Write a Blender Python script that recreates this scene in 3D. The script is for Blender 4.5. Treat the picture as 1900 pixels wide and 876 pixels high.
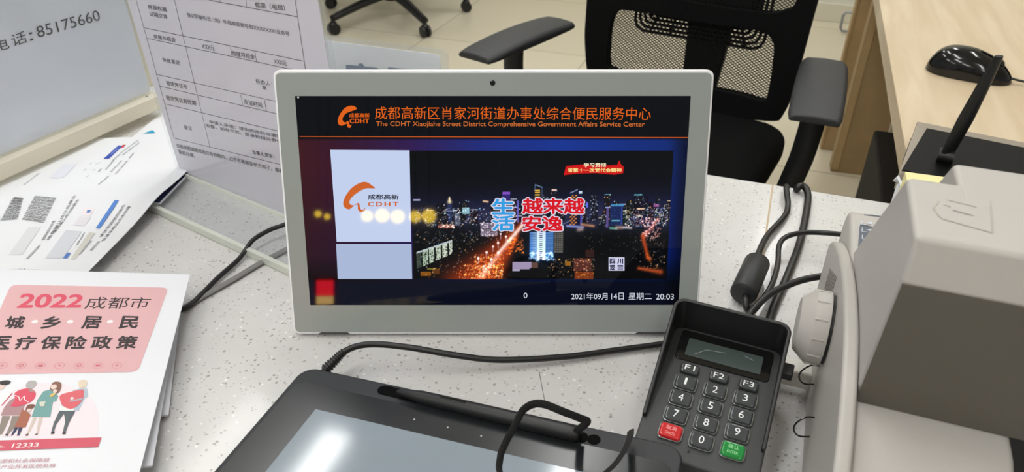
import bpy, bmesh, math, random
import numpy as np
from mathutils import Vector, Matrix

for o in list(bpy.data.objects):
    bpy.data.objects.remove(o)
SC = bpy.context.scene
COL = SC.collection
R = math.radians
rnd = random.Random(7)

# ------------------------------------------------------------------ camera, light, exposure
CAM_Z, PITCH, FPX = 1.17, R(33), 1400.0
cam = bpy.data.cameras.new('camera')
cam.sensor_width = 36
cam.lens = 36 * FPX / 1900
cam.clip_start = .02
cam.dof.use_dof = True
cam.dof.focus_distance = .64
cam.dof.aperture_fstop = 14
camo = bpy.data.objects.new('camera', cam)
COL.objects.link(camo)
camo.location = (0, 0, CAM_Z)
camo.rotation_euler = (R(90) - PITCH, 0, 0)
SC.camera = camo
SC.view_settings.view_transform = 'Standard'
SC.view_settings.look = 'None'
SC.view_settings.gamma = 1
SC.view_settings.use_curve_mapping = False
SC.view_settings.exposure = 0.0
SC.cycles.use_denoising = True
SC.cycles.max_bounces = 8
SC.cycles.transparent_max_bounces = 16
SC.cycles.sample_clamp_indirect = 6
WORLD = .30
LAMP = 22.5
w = bpy.data.worlds.new('world')
SC.world = w
w.use_nodes = True
w.node_tree.nodes['Background'].inputs[0].default_value = (.93, .97, 1, 1)
w.node_tree.nodes['Background'].inputs[1].default_value = WORLD

TOP = .75                                   # height of the counter top


def ray(px, py):
    u, v = (px - 950) / FPX, (py - 438) / FPX
    s, c = math.sin(PITCH), math.cos(PITCH)
    return Vector((u, c - v * s, -s - v * c))


def at(px, py, z):                          # measured point on the level plane at height z
    r = ray(px, py)
    return Vector((0, 0, CAM_Z)) + r * ((z - CAM_Z) / r.z)


class Frame:                                # a flat surface with its own axes
    def __init__(s, o, ex, ey):
        s.o, s.ex = Vector(o), Vector(ex).normalized()
        s.n = s.ex.cross(Vector(ey)).normalized()
        s.ey = s.n.cross(s.ex)
        s.M = Matrix(((s.ex.x, s.ey.x, s.n.x, s.o.x), (s.ex.y, s.ey.y, s.n.y, s.o.y),
                      (s.ex.z, s.ey.z, s.n.z, s.o.z), (0, 0, 0, 1)))

    def P(s, px, py, h=0):                  # where a measured sight line meets the surface
        r = ray(px, py)
        c = Vector((0, 0, CAM_Z))
        q = c + r * (((s.o + s.n * h - c).dot(s.n)) / r.dot(s.n)) - s.o
        return (q.dot(s.ex), q.dot(s.ey))


# ------------------------------------------------------------------ materials
def lin(c):
    return tuple(((v / 255) / 12.92 if v / 255 <= .04045 else ((v / 255 + .055) / 1.055) ** 2.4) for v in c[:3]) + (1,)


MC = {}


def mat(name, col, rough=.5, metal=0, spec=.5, emit=None, estr=1, coat=0, noise=0, nscale=200, bump=0, bscale=900):
    if name in MC:
        return MC[name]
    m = bpy.data.materials.new(name)
    m.use_nodes = True
    nt = m.node_tree
    b = nt.nodes['Principled BSDF']
    b.inputs['Base Color'].default_value = lin(col)
    b.inputs['Roughness'].default_value = rough
    b.inputs['Metallic'].default_value = metal
    b.inputs['Specular IOR Level'].default_value = spec
    b.inputs['Coat Weight'].default_value = coat
    b.inputs['Coat Roughness'].default_value = .05
    if emit:
        b.inputs['Emission Color'].default_value = lin(emit)
        b.inputs['Emission Strength'].default_value = estr
    if noise or bump:
        tc = nt.nodes.new('ShaderNodeTexCoord')
    if noise:
        n = nt.nodes.new('ShaderNodeTexNoise')
        n.inputs['Scale'].default_value = nscale
        n.inputs['Detail'].default_value = 4
        r = nt.nodes.new('ShaderNodeMixRGB')
        r.blend_type = 'MULTIPLY'
        r.inputs[0].default_value = 1
        r.inputs[1].default_value = lin(col)
        mr = nt.nodes.new('ShaderNodeMapRange')
        mr.inputs[1].default_value, mr.inputs[2].default_value = .3, .7
        mr.inputs[3].default_value, mr.inputs[4].default_value = 1 - noise, 1 + noise
        nt.links.new(tc.outputs['Object'], n.inputs['Vector'])
        nt.links.new(n.outputs['Fac'], mr.inputs[0])
        nt.links.new(mr.outputs[0], r.inputs[2])
        nt.links.new(r.outputs[0], b.inputs['Base Color'])
    if bump:
        n2 = nt.nodes.new('ShaderNodeTexNoise')
        n2.inputs['Scale'].default_value = bscale
        bp = nt.nodes.new('ShaderNodeBump')
        bp.inputs['Strength'].default_value = bump
        bp.inputs['Distance'].default_value = .0005
        nt.links.new(tc.outputs['Object'], n2.inputs['Vector'])
        nt.links.new(n2.outputs['Fac'], bp.inputs['Height'])
        nt.links.new(bp.outputs[0], b.inputs['Normal'])
    MC[name] = m
    return m


def ink(c):
    return mat('ink_%02x%02x%02x' % tuple(c[:3]), c, .55, spec=.3)


def glow(c):
    return mat('pixel_%02x%02x%02x' % tuple(c[:3]), (4, 4, 5), .03, spec=.22, emit=c)


def acrylic(name, tint, haze, edge=(235, 238, 230)):
    if name in MC:
        return MC[name]
    m = bpy.data.materials.new(name)
    m.use_nodes = True
    nt = m.node_tree
    nt.nodes.remove(nt.nodes['Principled BSDF'])
    out = nt.nodes['Material Output']
    tr = nt.nodes.new('ShaderNodeBsdfTransparent')
    tr.inputs[0].default_value = lin(tint)
    df = nt.nodes.new('ShaderNodeBsdfDiffuse')
    df.inputs[0].default_value = lin(edge)
    gl = nt.nodes.new('ShaderNodeBsdfGlossy')
    gl.inputs['Roughness'].default_value = .06
    lw = nt.nodes.new('ShaderNodeLayerWeight')
    lw.inputs[0].default_value = .5
    pw = nt.nodes.new('ShaderNodeMath')
    pw.operation = 'POWER'
    pw.inputs[1].default_value = 5
    fr = nt.nodes.new('ShaderNodeMath')
    fr.operation = 'MULTIPLY_ADD'
    fr.inputs[1].default_value, fr.inputs[2].default_value = .6, .03
    nt.links.new(lw.outputs['Facing'], pw.inputs[0])
    nt.links.new(pw.outputs[0], fr.inputs[0])
    m1 = nt.nodes.new('ShaderNodeMixShader')
    m1.inputs[0].default_value = haze
    m2 = nt.nodes.new('ShaderNodeMixShader')
    nt.links.new(tr.outputs[0], m1.inputs[1])
    nt.links.new(df.outputs[0], m1.inputs[2])
    nt.links.new(fr.outputs[0], m2.inputs[0])
    nt.links.new(m1.outputs[0], m2.inputs[1])
    nt.links.new(gl.outputs[0], m2.inputs[2])
    nt.links.new(m2.outputs[0], out.inputs[0])
    MC[name] = m
    return m


def terrazzo():
    m = mat('white speckled quartz', (216, 217, 212), .3, spec=.4, coat=.18)
    nt = m.node_tree
    b = nt.nodes['Principled BSDF']
    b.inputs['Coat Roughness'].default_value = .09
    tc = nt.nodes.new('ShaderNodeTexCoord')
    col = None
    base = nt.nodes.new('ShaderNodeTexNoise')
    base.inputs['Scale'].default_value = 40
    nt.links.new(tc.outputs['Object'], base.inputs['Vector'])
    r0 = nt.nodes.new('ShaderNodeValToRGB')
    r0.color_ramp.elements[0].color = lin((196, 195, 193))
    r0.color_ramp.elements[1].color = lin((206, 205, 204))
    nt.links.new(base.outputs['Fac'], r0.inputs[0])
    col = r0.outputs[0]
    for sc, th, keep, c, st in ((160, .16, .70, (152, 149, 144), 1.0), (220, .19, .72, (163, 160, 155), 1.0),
                                (330, .2, .72, (172, 169, 164), 1.0), (170, .16, .82, (224, 224, 221), 1.0)):
        v = nt.nodes.new('ShaderNodeTexVoronoi')
        v.inputs['Scale'].default_value = sc
        wv = nt.nodes.new('ShaderNodeTexNoise')
        wv.inputs['Scale'].default_value = sc * 2.2
        mx = nt.nodes.new('ShaderNodeVectorMath')
        mx.operation = 'MULTIPLY_ADD'
        mx.inputs[1].default_value = (.35 / sc,) * 3
        nt.links.new(tc.outputs['Object'], wv.inputs['Vector'])
        nt.links.new(wv.outputs['Color'], mx.inputs[0])
        nt.links.new(tc.outputs['Object'], mx.inputs[2])
        nt.links.new(mx.outputs[0], v.inputs['Vector'])
        lt = nt.nodes.new('ShaderNodeMapRange')
        lt.inputs[1].default_value, lt.inputs[2].default_value = th, th + .07
        lt.inputs[3].default_value, lt.inputs[4].default_value = 1, 0
        nt.links.new(v.outputs['Distance'], lt.inputs[0])
        sp = nt.nodes.new('ShaderNodeSeparateColor')
        nt.links.new(v.outputs['Color'], sp.inputs[0])
        gt = nt.nodes.new('ShaderNodeMath')
        gt.operation = 'GREATER_THAN'
        gt.inputs[1].default_value = keep
        nt.links.new(sp.outputs[0], gt.inputs[0])
        ml = nt.nodes.new('ShaderNodeMath')
        ml.operation = 'MULTIPLY'
        nt.links.new(lt.outputs[0], ml.inputs[0])
        nt.links.new(gt.outputs[0], ml.inputs[1])
        mix = nt.nodes.new('ShaderNodeMixRGB')
        nt.links.new(ml.outputs[0], mix.inputs[0])
        nt.links.new(col, mix.inputs[1])
        mix.inputs[2].default_value = lin(c)
        col = mix.outputs[0]
    nt.links.new(col, b.inputs['Base Color'])
    return m


def wood(name, c0, c1, sc=(3, 40, 40), rough=.45):
    m = mat(name, c0, rough)
    nt = m.node_tree
    b = nt.nodes['Principled BSDF']
    tc = nt.nodes.new('ShaderNodeTexCoord')
    mp = nt.nodes.new('ShaderNodeMapping')
    mp.inputs['Scale'].default_value = sc
    n = nt.nodes.new('ShaderNodeTexNoise')
    n.inputs['Scale'].default_value = 1.6
    n.inputs['Detail'].default_value = 6
    n.inputs['Distortion'].default_value = .6
    r = nt.nodes.new('ShaderNodeValToRGB')
    r.color_ramp.elements[0].position, r.color_ramp.elements[1].position = .35, .68
    r.color_ramp.elements[0].color, r.color_ramp.elements[1].color = lin(c0), lin(c1)
    nt.links.new(tc.outputs['Object'], mp.inputs[0])
    nt.links.new(mp.outputs[0], n.inputs['Vector'])
    nt.links.new(n.outputs['Fac'], r.inputs[0])
    nt.links.new(r.outputs[0], b.inputs['Base Color'])
    return m


def tiles():
    m = mat('beige floor tile', (226, 216, 186), .3, coat=.15)
    nt = m.node_tree
    b = nt.nodes['Principled BSDF']
    tc = nt.nodes.new('ShaderNodeTexCoord')
    mp = nt.nodes.new('ShaderNodeMapping')
    mp.inputs['Rotation'].default_value = (0, 0, R(20))
    br = nt.nodes.new('ShaderNodeTexBrick')
    br.offset = 0
    br.inputs['Scale'].default_value = 1
    br.inputs['Brick Width'].default_value = .8
    br.inputs['Row Height'].default_value = .8
    br.inputs['Mortar Size'].default_value = .004
    br.inputs['Color1'].default_value = lin((214, 206, 184))
    br.inputs['Color2'].default_value = lin((209, 200, 177))
    br.inputs['Mortar'].default_value = lin((176, 167, 145))
    nt.links.new(tc.outputs['Object'], mp.inputs[0])
    nt.links.new(mp.outputs[0], br.inputs[0])
    nt.links.new(br.outputs[0], b.inputs['Base Color'])
    return m


M_BLK = mat('black plastic', (19, 20, 22), .42, bump=.15, bscale=2500)
M_BLKG = mat('glossy black plastic', (10, 10, 11), .12)
M_RUB = mat('black rubber cable', (20, 20, 21), .4)
M_FAB = mat('black fabric', (8, 8, 9), .9, spec=.15, noise=.25, nscale=600, bump=.4, bscale=1500)
M_PAD = mat('dark grey armrest foam', (44, 45, 48), .55, bump=.25, bscale=1200)
M_WHITE = mat('white plastic', (226, 226, 228), .35)
M_BEIGE = mat('warm grey beige plastic', (182, 178, 173), .42, bump=.25, bscale=2600, noise=.03, nscale=8)
M_PAPER = mat('white paper', (228, 230, 234), .75, spec=.2)

# ------------------------------------------------------------------ object helpers
def link(name, me, mats, parent=None, smooth=False):
    o = bpy.data.objects.new(name, me)
    COL.objects.link(o)
    for m in (mats if isinstance(mats, (list, tuple)) else [mats]):
        me.materials.append(m)
    if smooth:
        me.polygons.foreach_set('use_smooth', [True] * len(me.polygons))
    if parent:
        o.parent = parent
    return o


def tag(o, label=None, cat=None, group=None, kind=None):
    for k, v in (('label', label), ('category', cat), ('group', group), ('kind', kind)):
        if v:
            o[k] = v
    return o


def thing(name, loc, label, cat, rz=0, group=None):
    o = bpy.data.objects.new(name, None)
    o.empty_display_size = .05
    COL.objects.link(o)
    o.location = loc
    o.rotation_euler = (0, 0, rz)
    return tag(o, label, cat, group)


def inv(o):                                 # world -> thing space
    return (Matrix.Translation(o.location) @ o.rotation_euler.to_matrix().to_4x4()).inverted()


def bevel(o, wdt, seg=3, ang=35):
    b = o.modifiers.new('bevel', 'BEVEL')
    b.width, b.segments, b.limit_method, b.angle_limit = wdt, seg, 'ANGLE', R(ang)
    b.harden_normals = False
    o.data.polygons.foreach_set('use_smooth', [True] * len(o.data.polygons))
    wn = o.modifiers.new('wn', 'WEIGHTED_NORMAL')
    wn.keep_sharp = True
    return o


def smooth_path(pts, n=8, closed=False):
    P = [Vector(p) for p in pts]
    out = []
    m = len(P)
    for i in range(m if closed else m - 1):
        a, b, c, d = (P[(i - 1) % m] if closed or i else P[0] * 2 - P[1], P[i], P[(i + 1) % m],
                      P[(i + 2) % m] if closed or i + 2 < m else P[-1] * 2 - P[-2])
        for k in range(n):
            t = k / n
            out.append(.5 * ((2 * b) + (c - a) * t + (2 * a - 5 * b + 4 * c - d) * t * t + (3 * b - a - 3 * c + d) * t ** 3))
    if not closed:
        out.append(P[-1])
    return out


def rrect(x0, y0, x1, y1, r, n=6):
    out = []
    for cx, cy, a in ((x1 - r, y0 + r, -90), (x1 - r, y1 - r, 0), (x0 + r, y1 - r, 90), (x0 + r, y0 + r, 180)):
        for k in range(n + 1):
            t = R(a + 90 * k / n)
            out.append((cx + r * math.cos(t), cy + r * math.sin(t)))
    return out


class MB:
    def __init__(s, M=None):
        s.v, s.f, s.M = [], [], M or Matrix.Identity(4)

    def add(s, vs, fs):
        k = len(s.v)
        s.v += [s.M @ Vector(v) for v in vs]
        s.f += [tuple(i + k for i in f) for f in fs]
        return s

    def box(s, x0, y0, z0, x1, y1, z1):
        return s.add([(x0, y0, z0), (x1, y0, z0), (x1, y1, z0), (x0, y1, z0), (x0, y0, z1), (x1, y0, z1), (x1, y1, z1), (x0, y1, z1)],
                     [(3, 2, 1, 0), (4, 5, 6, 7), (0, 1, 5, 4), (1, 2, 6, 5), (2, 3, 7, 6), (3, 0, 4, 7)])

    def prism(s, pts, z0, z1, ax='z'):      # polygon extruded along an axis
        n = len(pts)
        if ax == 'z':
            g = lambda p, z: (p[0], p[1], z)
        elif ax == 'x':
            g = lambda p, z: (z, p[0], p[1])
        else:
            g = lambda p, z: (p[0], z, p[1])
        vs = [g(p, z0) for p in pts] + [g(p, z1) for p in pts]
        fs = [tuple(range(n))[::-1], tuple(range(n, 2 * n))] + [(i, (i + 1) % n, n + (i + 1) % n, n + i) for i in range(n)]
        return s.add(vs, fs)

    def tube(s, pts, r, n=10, cap=True, flat=None):
        P = [Vector(p) for p in pts]
        rs = r if isinstance(r, (list, tuple)) else [r] * len(P)
        up = Vector((0, 0, 1))
        vs, fs = [], []
        side = None
        for i, p in enumerate(P):
            t = (P[min(i + 1, len(P) - 1)] - P[max(i - 1, 0)]).normalized()
            if side is None:
                side = t.cross(up)
                if side.length < .1:
                    side = t.cross(Vector((1, 0, 0)))
                side.normalize()
            else:
                side = (side - t * side.dot(t)).normalized()
            nn = side.cross(t)
            for k in range(n):
                a = 2 * math.pi * k / n
                q = side * math.cos(a) * rs[i] * (flat[0] if flat else 1) + nn * math.sin(a) * rs[i] * (flat[1] if flat else 1)
                vs.append(p + q)
        for i in range(len(P) - 1):
            for k in range(n):
                fs.append((i * n + k, i * n + (k + 1) % n, (i + 1) * n + (k + 1) % n, (i + 1) * n + k))
        if cap:
            fs += [tuple(range(n))[::-1], tuple(range((len(P) - 1) * n, len(P) * n))]
        return s.add(vs, fs)

    def cyl(s, a, b, r, n=24, r2=None):
        return s.tube([a, b], [r, r if r2 is None else r2], n)

    def lathe(s, prof, n=32, o=(0, 0, 0), ax=(0, 0, 1)):   # (radius, height) about an axis
        ax = Vector(ax).normalized()
        e1 = ax.orthogonal().normalized()
        e2 = ax.cross(e1)
        vs, fs = [], []
        for r, h in prof:
            for k in range(n):
                a = 2 * math.pi * k / n
                vs.append(Vector(o) + ax * h + (e1 * math.cos(a) + e2 * math.sin(a)) * r)
        for i in range(len(prof) - 1):
            for k in range(n):
                fs.append((i * n + k, i * n + (k + 1) % n, (i + 1) * n + (k + 1) % n, (i + 1) * n + k))
        fs += [tuple(range(n))[::-1], tuple(range((len(prof) - 1) * n, len(prof) * n))]
        return s.add(vs, fs)

    def ball(s, c, rx, ry, rz, n=16):
        vs, fs = [], []
        for i in range(1, n):
            for k in range(2 * n):
                t, a = math.pi * i / n, math.pi * k / n
                vs.append((c[0] + rx * math.sin(t) * math.cos(a), c[1] + ry * math.sin(t) * math.sin(a), c[2] + rz * math.cos(t)))
        m = 2 * n
        for i in range(n - 2):
            for k in range(m):
                fs.append((i * m + k, (i + 1) * m + k, (i + 1) * m + (k + 1) % m, i * m + (k + 1) % m))
        fs += [tuple(range(m)), tuple(range((n - 2) * m, (n - 1) * m))[::-1]]
        return s.add(vs, fs)

    def build(s, name, mats, parent=None, smooth=False, bev=0, seg=3, ang=35):
        me = bpy.data.meshes.new(name)
        me.from_pydata([tuple(v) for v in s.v], [], s.f)
        bm = bmesh.new()
        bm.from_mesh(me)
        bmesh.ops.recalc_face_normals(bm, faces=bm.faces)
        bm.to_mesh(me)
        bm.free()
        o = link(name, me, mats, parent, smooth)
        if smooth:
            me.set_sharp_from_angle(angle=R(50))
        if bev:
            bevel(o, bev, seg, ang)
        return o


def curve_mesh(cu):
    o = bpy.data.objects.new('tmp', cu)
    COL.objects.link(o)
    dg = bpy.context.evaluated_depsgraph_get()
    dg.update()
    me = bpy.data.meshes.new_from_object(o.evaluated_get(dg))
    bpy.data.objects.remove(o)
    vs = [tuple(v.co) for v in me.vertices]
    fs = [tuple(p.vertices) for p in me.polygons]
    bpy.data.meshes.remove(me)
    return vs, fs


def plate(loops, thick):                    # flat outline with holes, thickness centred on its plane
    cu = bpy.data.curves.new('tmp', 'CURVE')
    cu.dimensions = '2D'
    cu.fill_mode = 'BOTH'
    cu.extrude = thick / 2
    for lp in loops:
        sp = cu.splines.new('POLY')
        sp.points.add(len(lp) - 1)
        for q, p in zip(sp.points, lp):
            q.co = (p[0], p[1], 0, 1)
        sp.use_cyclic_u = True
    return curve_mesh(cu)


TX = {}


def glyphs(txt, bold):
    if (txt, bold) not in TX:
        cu = bpy.data.curves.new('tmp', 'FONT')
        cu.body = txt
        cu.size = 1
        cu.offset = bold
        cu.resolution_u = 3
        vs, fs = curve_mesh(cu)
        vs = [(v[0], v[1]) for v in vs]
        if not vs:
            vs, fs = [(0, 0), (1, 0), (1, 1)], []
        xs, ys = [v[0] for v in vs], [v[1] for v in vs]
        TX[(txt, bold)] = (vs, fs, min(xs), min(ys), max(xs), max(ys))
    return TX[(txt, bold)]


class Art:                                  # flat print or screen graphics, all in one mesh
    def __init__(s, frame, kind=ink, eps=1.2e-4, h0=0):
        s.fr, s.kind, s.eps, s.h0 = frame, kind, eps, h0
        s.v, s.f, s.mi, s.cols = [], [], [], []
        s.map = None

    def _add(s, pts, fs, col, layer):
        if s.map:
            pts = [s.map(p) for p in pts]
        k = len(s.v)
        s.v += [(p[0], p[1], s.h0 + layer * s.eps) for p in pts]
        s.f += [tuple(i + k for i in f) for f in fs]
        if col not in s.cols:
            s.cols.append(col)
        s.mi += [s.cols.index(col)] * len(fs)

    def poly(s, pts, col, layer=1):
        s._add(pts, [tuple(range(len(pts)))], col, layer)

    def px(s, pts, col, layer=1):           # outline given by measured sight points
        s.poly([s.fr.P(*p) for p in pts], col, layer)

    def line(s, a, b, wd, col, layer=1):
        a, b = Vector(a[:2] + (0,)), Vector(b[:2] + (0,))
        n = (b - a).cross(Vector((0, 0, 1))).normalized() * wd / 2
        s.poly([(a - n)[:2], (b - n)[:2], (b + n)[:2], (a + n)[:2]], col, layer)

    def pxline(s, a, b, wd, col, layer=1):
        s.line(s.fr.P(*a), s.fr.P(*b), wd, col, layer)

    def disc(s, c, r, col, layer=1, n=24, ry=None):
        s.poly([(c[0] + r * math.cos(2 * math.pi * k / n), c[1] + (ry or r) * math.sin(2 * math.pi * k / n)) for k in range(n)], col, layer)

    def ring(s, c, r, wd, col, layer=1, n=20):
        o = [(c[0] + r * math.cos(2 * math.pi * k / n), c[1] + r * math.sin(2 * math.pi * k / n)) for k in range(n)]
        i = [(c[0] + (r - wd) * math.cos(2 * math.pi * k / n), c[1] + (r - wd) * math.sin(2 * math.pi * k / n)) for k in range(n)]
        s._add(o + i, [(k, (k + 1) % n, n + (k + 1) % n, n + k) for k in range(n)], col, layer)

    def text(s, txt, quad, col, layer=2, bold=0, pad=None):   # quad: bl, br, tr, tl of the lettering's box
        vs, fs, x0, y0, x1, y1 = glyphs(txt, 0)
        if bold:                            # heavier strokes: the same glyphs laid again slightly aside
            nb = 12 if bold > .05 else 8
            sh = [(bold * math.cos(2 * math.pi * k / nb), bold * math.sin(2 * math.pi * k / nb)) for k in range(nb)]
            if bold > .05:
                sh += [(.6 * x, .6 * y) for x, y in sh]
            nv = len(vs)
            vs, fs = [(x + dx, y + dy) for dx, dy in sh for x, y in vs], [tuple(i + nv * k for i in f) for k in range(len(sh)) for f in fs]
            if pad is None:
                x0, y0, x1, y1 = x0 - bold, y0 - bold, x1 + bold, y1 + bold
        a, b, c, d = [Vector(q) for q in quad]
        out = []
        for j, (x, y) in enumerate(vs):
            u, v = (x - x0) / max(x1 - x0, 1e-6), (y - y0) / max(y1 - y0, 1e-6)
            p = a * (1 - u) * (1 - v) + b * u * (1 - v) + c * u * v + d * (1 - u) * v
            out.append((p.x, p.y))
        k0 = len(s.v)
        s._add(out, fs, col, layer)
        if bold:                            # every copy a hair higher than the one under it
            for j in range(len(out)):
                x, y, z = s.v[k0 + j]
                s.v[k0 + j] = (x, y, z + 5e-6 * (j // nv))

    def pxtext(s, txt, quad, col, layer=2, bold=0, pad=None):
        s.text(txt, [s.fr.P(*q) for q in quad], col, layer, bold, pad)

    def tbox(s, txt, x0, y0, x1, y1, col, layer=2, bold=0, sh=0):
        s.text(txt, [(x0, y0), (x1, y0), (x1 + sh, y1), (x0 + sh, y1)], col, layer, bold)

    def build(s, name, parent=None, bend=None):
        me = bpy.data.meshes.new(name)
        M = (inv(parent_root(parent)) if parent else Matrix.Identity(4)) @ s.fr.M
        vs = []
        for v in s.v:
            q = Vector(v)
            if bend:
                q = bend(q)
            vs.append(tuple(M @ q))
        me.from_pydata(vs, [], s.f)
        o = link(name, me, [s.kind(c) for c in s.cols], parent)
        me.polygons.foreach_set('material_index', s.mi)
        return o


def parent_root(o):
    while o.parent:
        o = o.parent
    return o


# ------------------------------------------------------------------ the room
YAW = R(-19.7)                              # the counter, desk and room share this turn
A_ = Vector((math.cos(YAW), math.sin(YAW), 0))
B_ = Vector((-math.sin(YAW), math.cos(YAW), 0))
ROOM = Matrix(((A_.x, B_.x, 0, 0), (A_.y, B_.y, 0, 0), (0, 0, 1, 0), (0, 0, 0, 1)))


def ab(p):
    return p.dot(A_), p.dot(B_)


MB(ROOM).box(-6, -5, -.05, 6, 5, 0).build('floor', tiles())['kind'] = 'structure'
wb = ab(at(1600, 45, 0))[1]
mwall = mat('pale cream wall paint', (222, 220, 206), .7)
MB(ROOM).box(-6, wb, 0, 6, wb + .15, 2.9).build('wall_back', mwall)['kind'] = 'structure'
MB(ROOM).box(-6, wb - .012, 0, 6, wb, .09).build('baseboard_back', mat('cream baseboard', (214, 209, 188), .5), bev=.003)['kind'] = 'structure'
MB(ROOM).box(-6, -5, 2.7, 6, wb, 2.8).build('ceiling', mat('white ceiling', (235, 235, 232), .8))['kind'] = 'structure'


def ceiling_lamp(c, label):
    t = thing('ceiling_lamp', (c[0], c[1], 2.7), label, 'ceiling lamp', YAW, 'linear ceiling lamps')
    MB().box(-.09, -.63, -.045, .09, .63, 0).build('housing', M_WHITE, t, bev=.006)
    MB().box(-.065, -.6, -.052, .065, .6, -.0455).build('diffuser', mat('lit diffuser', (250, 250, 250), .5, emit=(252, 252, 251), estr=LAMP), t)


e1 = Vector((-1.03, 2.37, 0)) - B_ * .6
e2 = Vector((.13, 2.53, 0)) - B_ * .6
ceiling_lamp(e1, 'white linear ceiling lamp whose streak reflects in the worktop beside the booklets')
ceiling_lamp(e2, 'white linear ceiling lamp whose bright patch reflects in the worktop behind the stylus')
ceiling_lamp(e2 + A_ * 1.5 + B_ * .2, 'added white linear ceiling lamp above the wooden desk on the right')  # these three unseen lamps are added to light the back of the room
ceiling_lamp(e1 + B_ * 2.0 + A_ * .5, 'added white linear ceiling lamp over the far floor on the left')
ceiling_lamp(e2 + B_ * 1.55 + A_ * .9, 'added white linear ceiling lamp nearest the back wall')

ceiling_lamp(e2 - B_ * 1.4 + A_ * .3, 'added white linear ceiling lamp directly above the tablet and the viewer')  # unseen lamp, added to brighten the near worktop and the front faces
for da, db, txt in ((-1.4, -2.9, 'behind the viewer on the left, first row'), (-.1, -2.9, 'behind the viewer at the centre, first row'), (1.2, -2.9, 'behind the viewer on the right, first row'),
                    (-1.4, -4.7, 'behind the viewer on the left, second row'), (-.1, -4.7, 'behind the viewer at the centre, second row'), (1.2, -4.7, 'behind the viewer on the right, second row')):
    ceiling_lamp(e2 + A_ * da + B_ * db, 'added white linear ceiling lamp ' + txt)  # unseen lamps, added so surfaces facing the viewer get more light

# ------------------------------------------------------------------ counter and desk
cb = ab(at(1310, 322, TOP))[1]
ct = thing('service_counter', tuple(B_ * (cb - .4) + Vector((0, 0, 0))), 'long white grey-speckled quartz service counter carrying the screens and papers', 'counter', YAW)
ctb = cb - .4
mq = terrazzo()
MB().box(-1.6, -.75, TOP - .03, 1.3, .4, TOP).build('worktop', mq, ct, bev=.003)
MB().box(-1.55, -.3, 0, 1.28, .36, TOP - .03).build('body', mat('white laminate', (218, 217, 212), .5), ct)
# joint lines of the worktop slabs
q0, q1 = at(1434, 343, TOP), at(1366, 620, TOP)
iv = inv(ct)
a0, a1 = iv @ q0, iv @ q1
MB().box(a0.x - .001, -.75, TOP, a0.x + .001, .4, TOP + .0002).build('joint_line', ink((196, 176, 148)), ct)
fr_ct = Frame((0, 0, TOP), (1, 0, 0), (0, 1, 0))
ar = Art(fr_ct)
ar.pxline((1000, 688), (1012, 752), .0006, (110, 108, 104))
ar.build('hairline_crack', ct)

desk_a = ab(at(1690, 330, TOP))[0]
dk = thing('wooden_desk', tuple(A_ * (desk_a) + B_ * (cb + .01)), 'pale maple desk behind the counter on the right, under the computer mouse', 'desk', YAW)
dw = wood('pale maple veneer', (204, 184, 152), (218, 200, 171), (22, 2.2, 10), .42)
MB().box(0, 0, TOP - .032, 1.1, 1.75, TOP).build('tabletop', dw, dk, bev=.002)
mlam = mat('cream desk laminate', (214, 205, 182), .5)
MB().box(.215, .98, 0, .24, 1.72, TOP - .032).build('side_panel', mlam, dk)
MB().box(1.05, .02, 0, 1.08, 1.72, TOP - .032).build('side_panel', mlam, dk)

# ------------------------------------------------------------------ tablet screen
tt = thing('tablet_display', (-.0141, .4889, .752), 'white framed tablet display with orange heading and night city, standing on the counter', 'tablet')
LEAN = .3163
fr = Frame((-.0141, .4889, .7535), (1, .0007, 0), (0, math.sin(LEAN), math.cos(LEAN)))
Mt = inv(tt) @ fr.M
TW, THh = .3407, .2183
body = MB(Mt).prism(rrect(-TW / 2, 0, TW / 2, THh, .0055), -.0095, -.0004).build('body', mat('white tablet shell', (240, 240, 243), .3), tt, bev=.0014)
MB(Mt).prism(rrect(-TW / 2 + .0018, .0018, TW / 2 - .0018, THh - .0022, .0042), -.0012, 0).build('bezel', mat('silver grey glass border', (152, 158, 155), .22, coat=.2), tt, bev=.0003)
sp = [fr.P(576, 566), fr.P(1259, 566), fr.P(1281, 178), fr.P(547, 178)]
sx0, sx1 = (sp[0][0] + sp[3][0]) / 2, (sp[1][0] + sp[2][0]) / 2
sy0, sy1 = sp[0][1], sp[2][1]
slot = mat('dark speaker slot', (70, 66, 66), .5)
for x0, x1 in ((590, 650), (1178, 1238)):
    xa, xb = fr.P(x0, 618)[0], fr.P(x1, 618)[0]
    MB(Mt).prism([(xa, .0003), (xb, .0003), (xb - .003, .0022), (xa + .003, .0022)], -.001, .00035).build('speaker_slot', slot, tt)
c = fr.P(914, 154)
MB(Mt).lathe([(.0021, 0), (.0021, .0002), (.0014, .0003)], 20, (c[0], c[1], .0001)).build('camera_lens', M_BLKG, tt)
MB(Mt).box(-.11, .02, -.012, .11, .15, -.0095).build('rear_cover', M_WHITE, tt, bev=.001)
# rear prop
pb = Mt @ Vector((0, .13, -.012))
pts = [(pb.y, pb.z), (pb.y + .004, pb.z + .001), (pb.y + .052, -.0005), (pb.y + .047, -.0005)]
MB().prism(pts, -.05, .05, 'x').build('kickstand', M_WHITE, tt)

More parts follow.
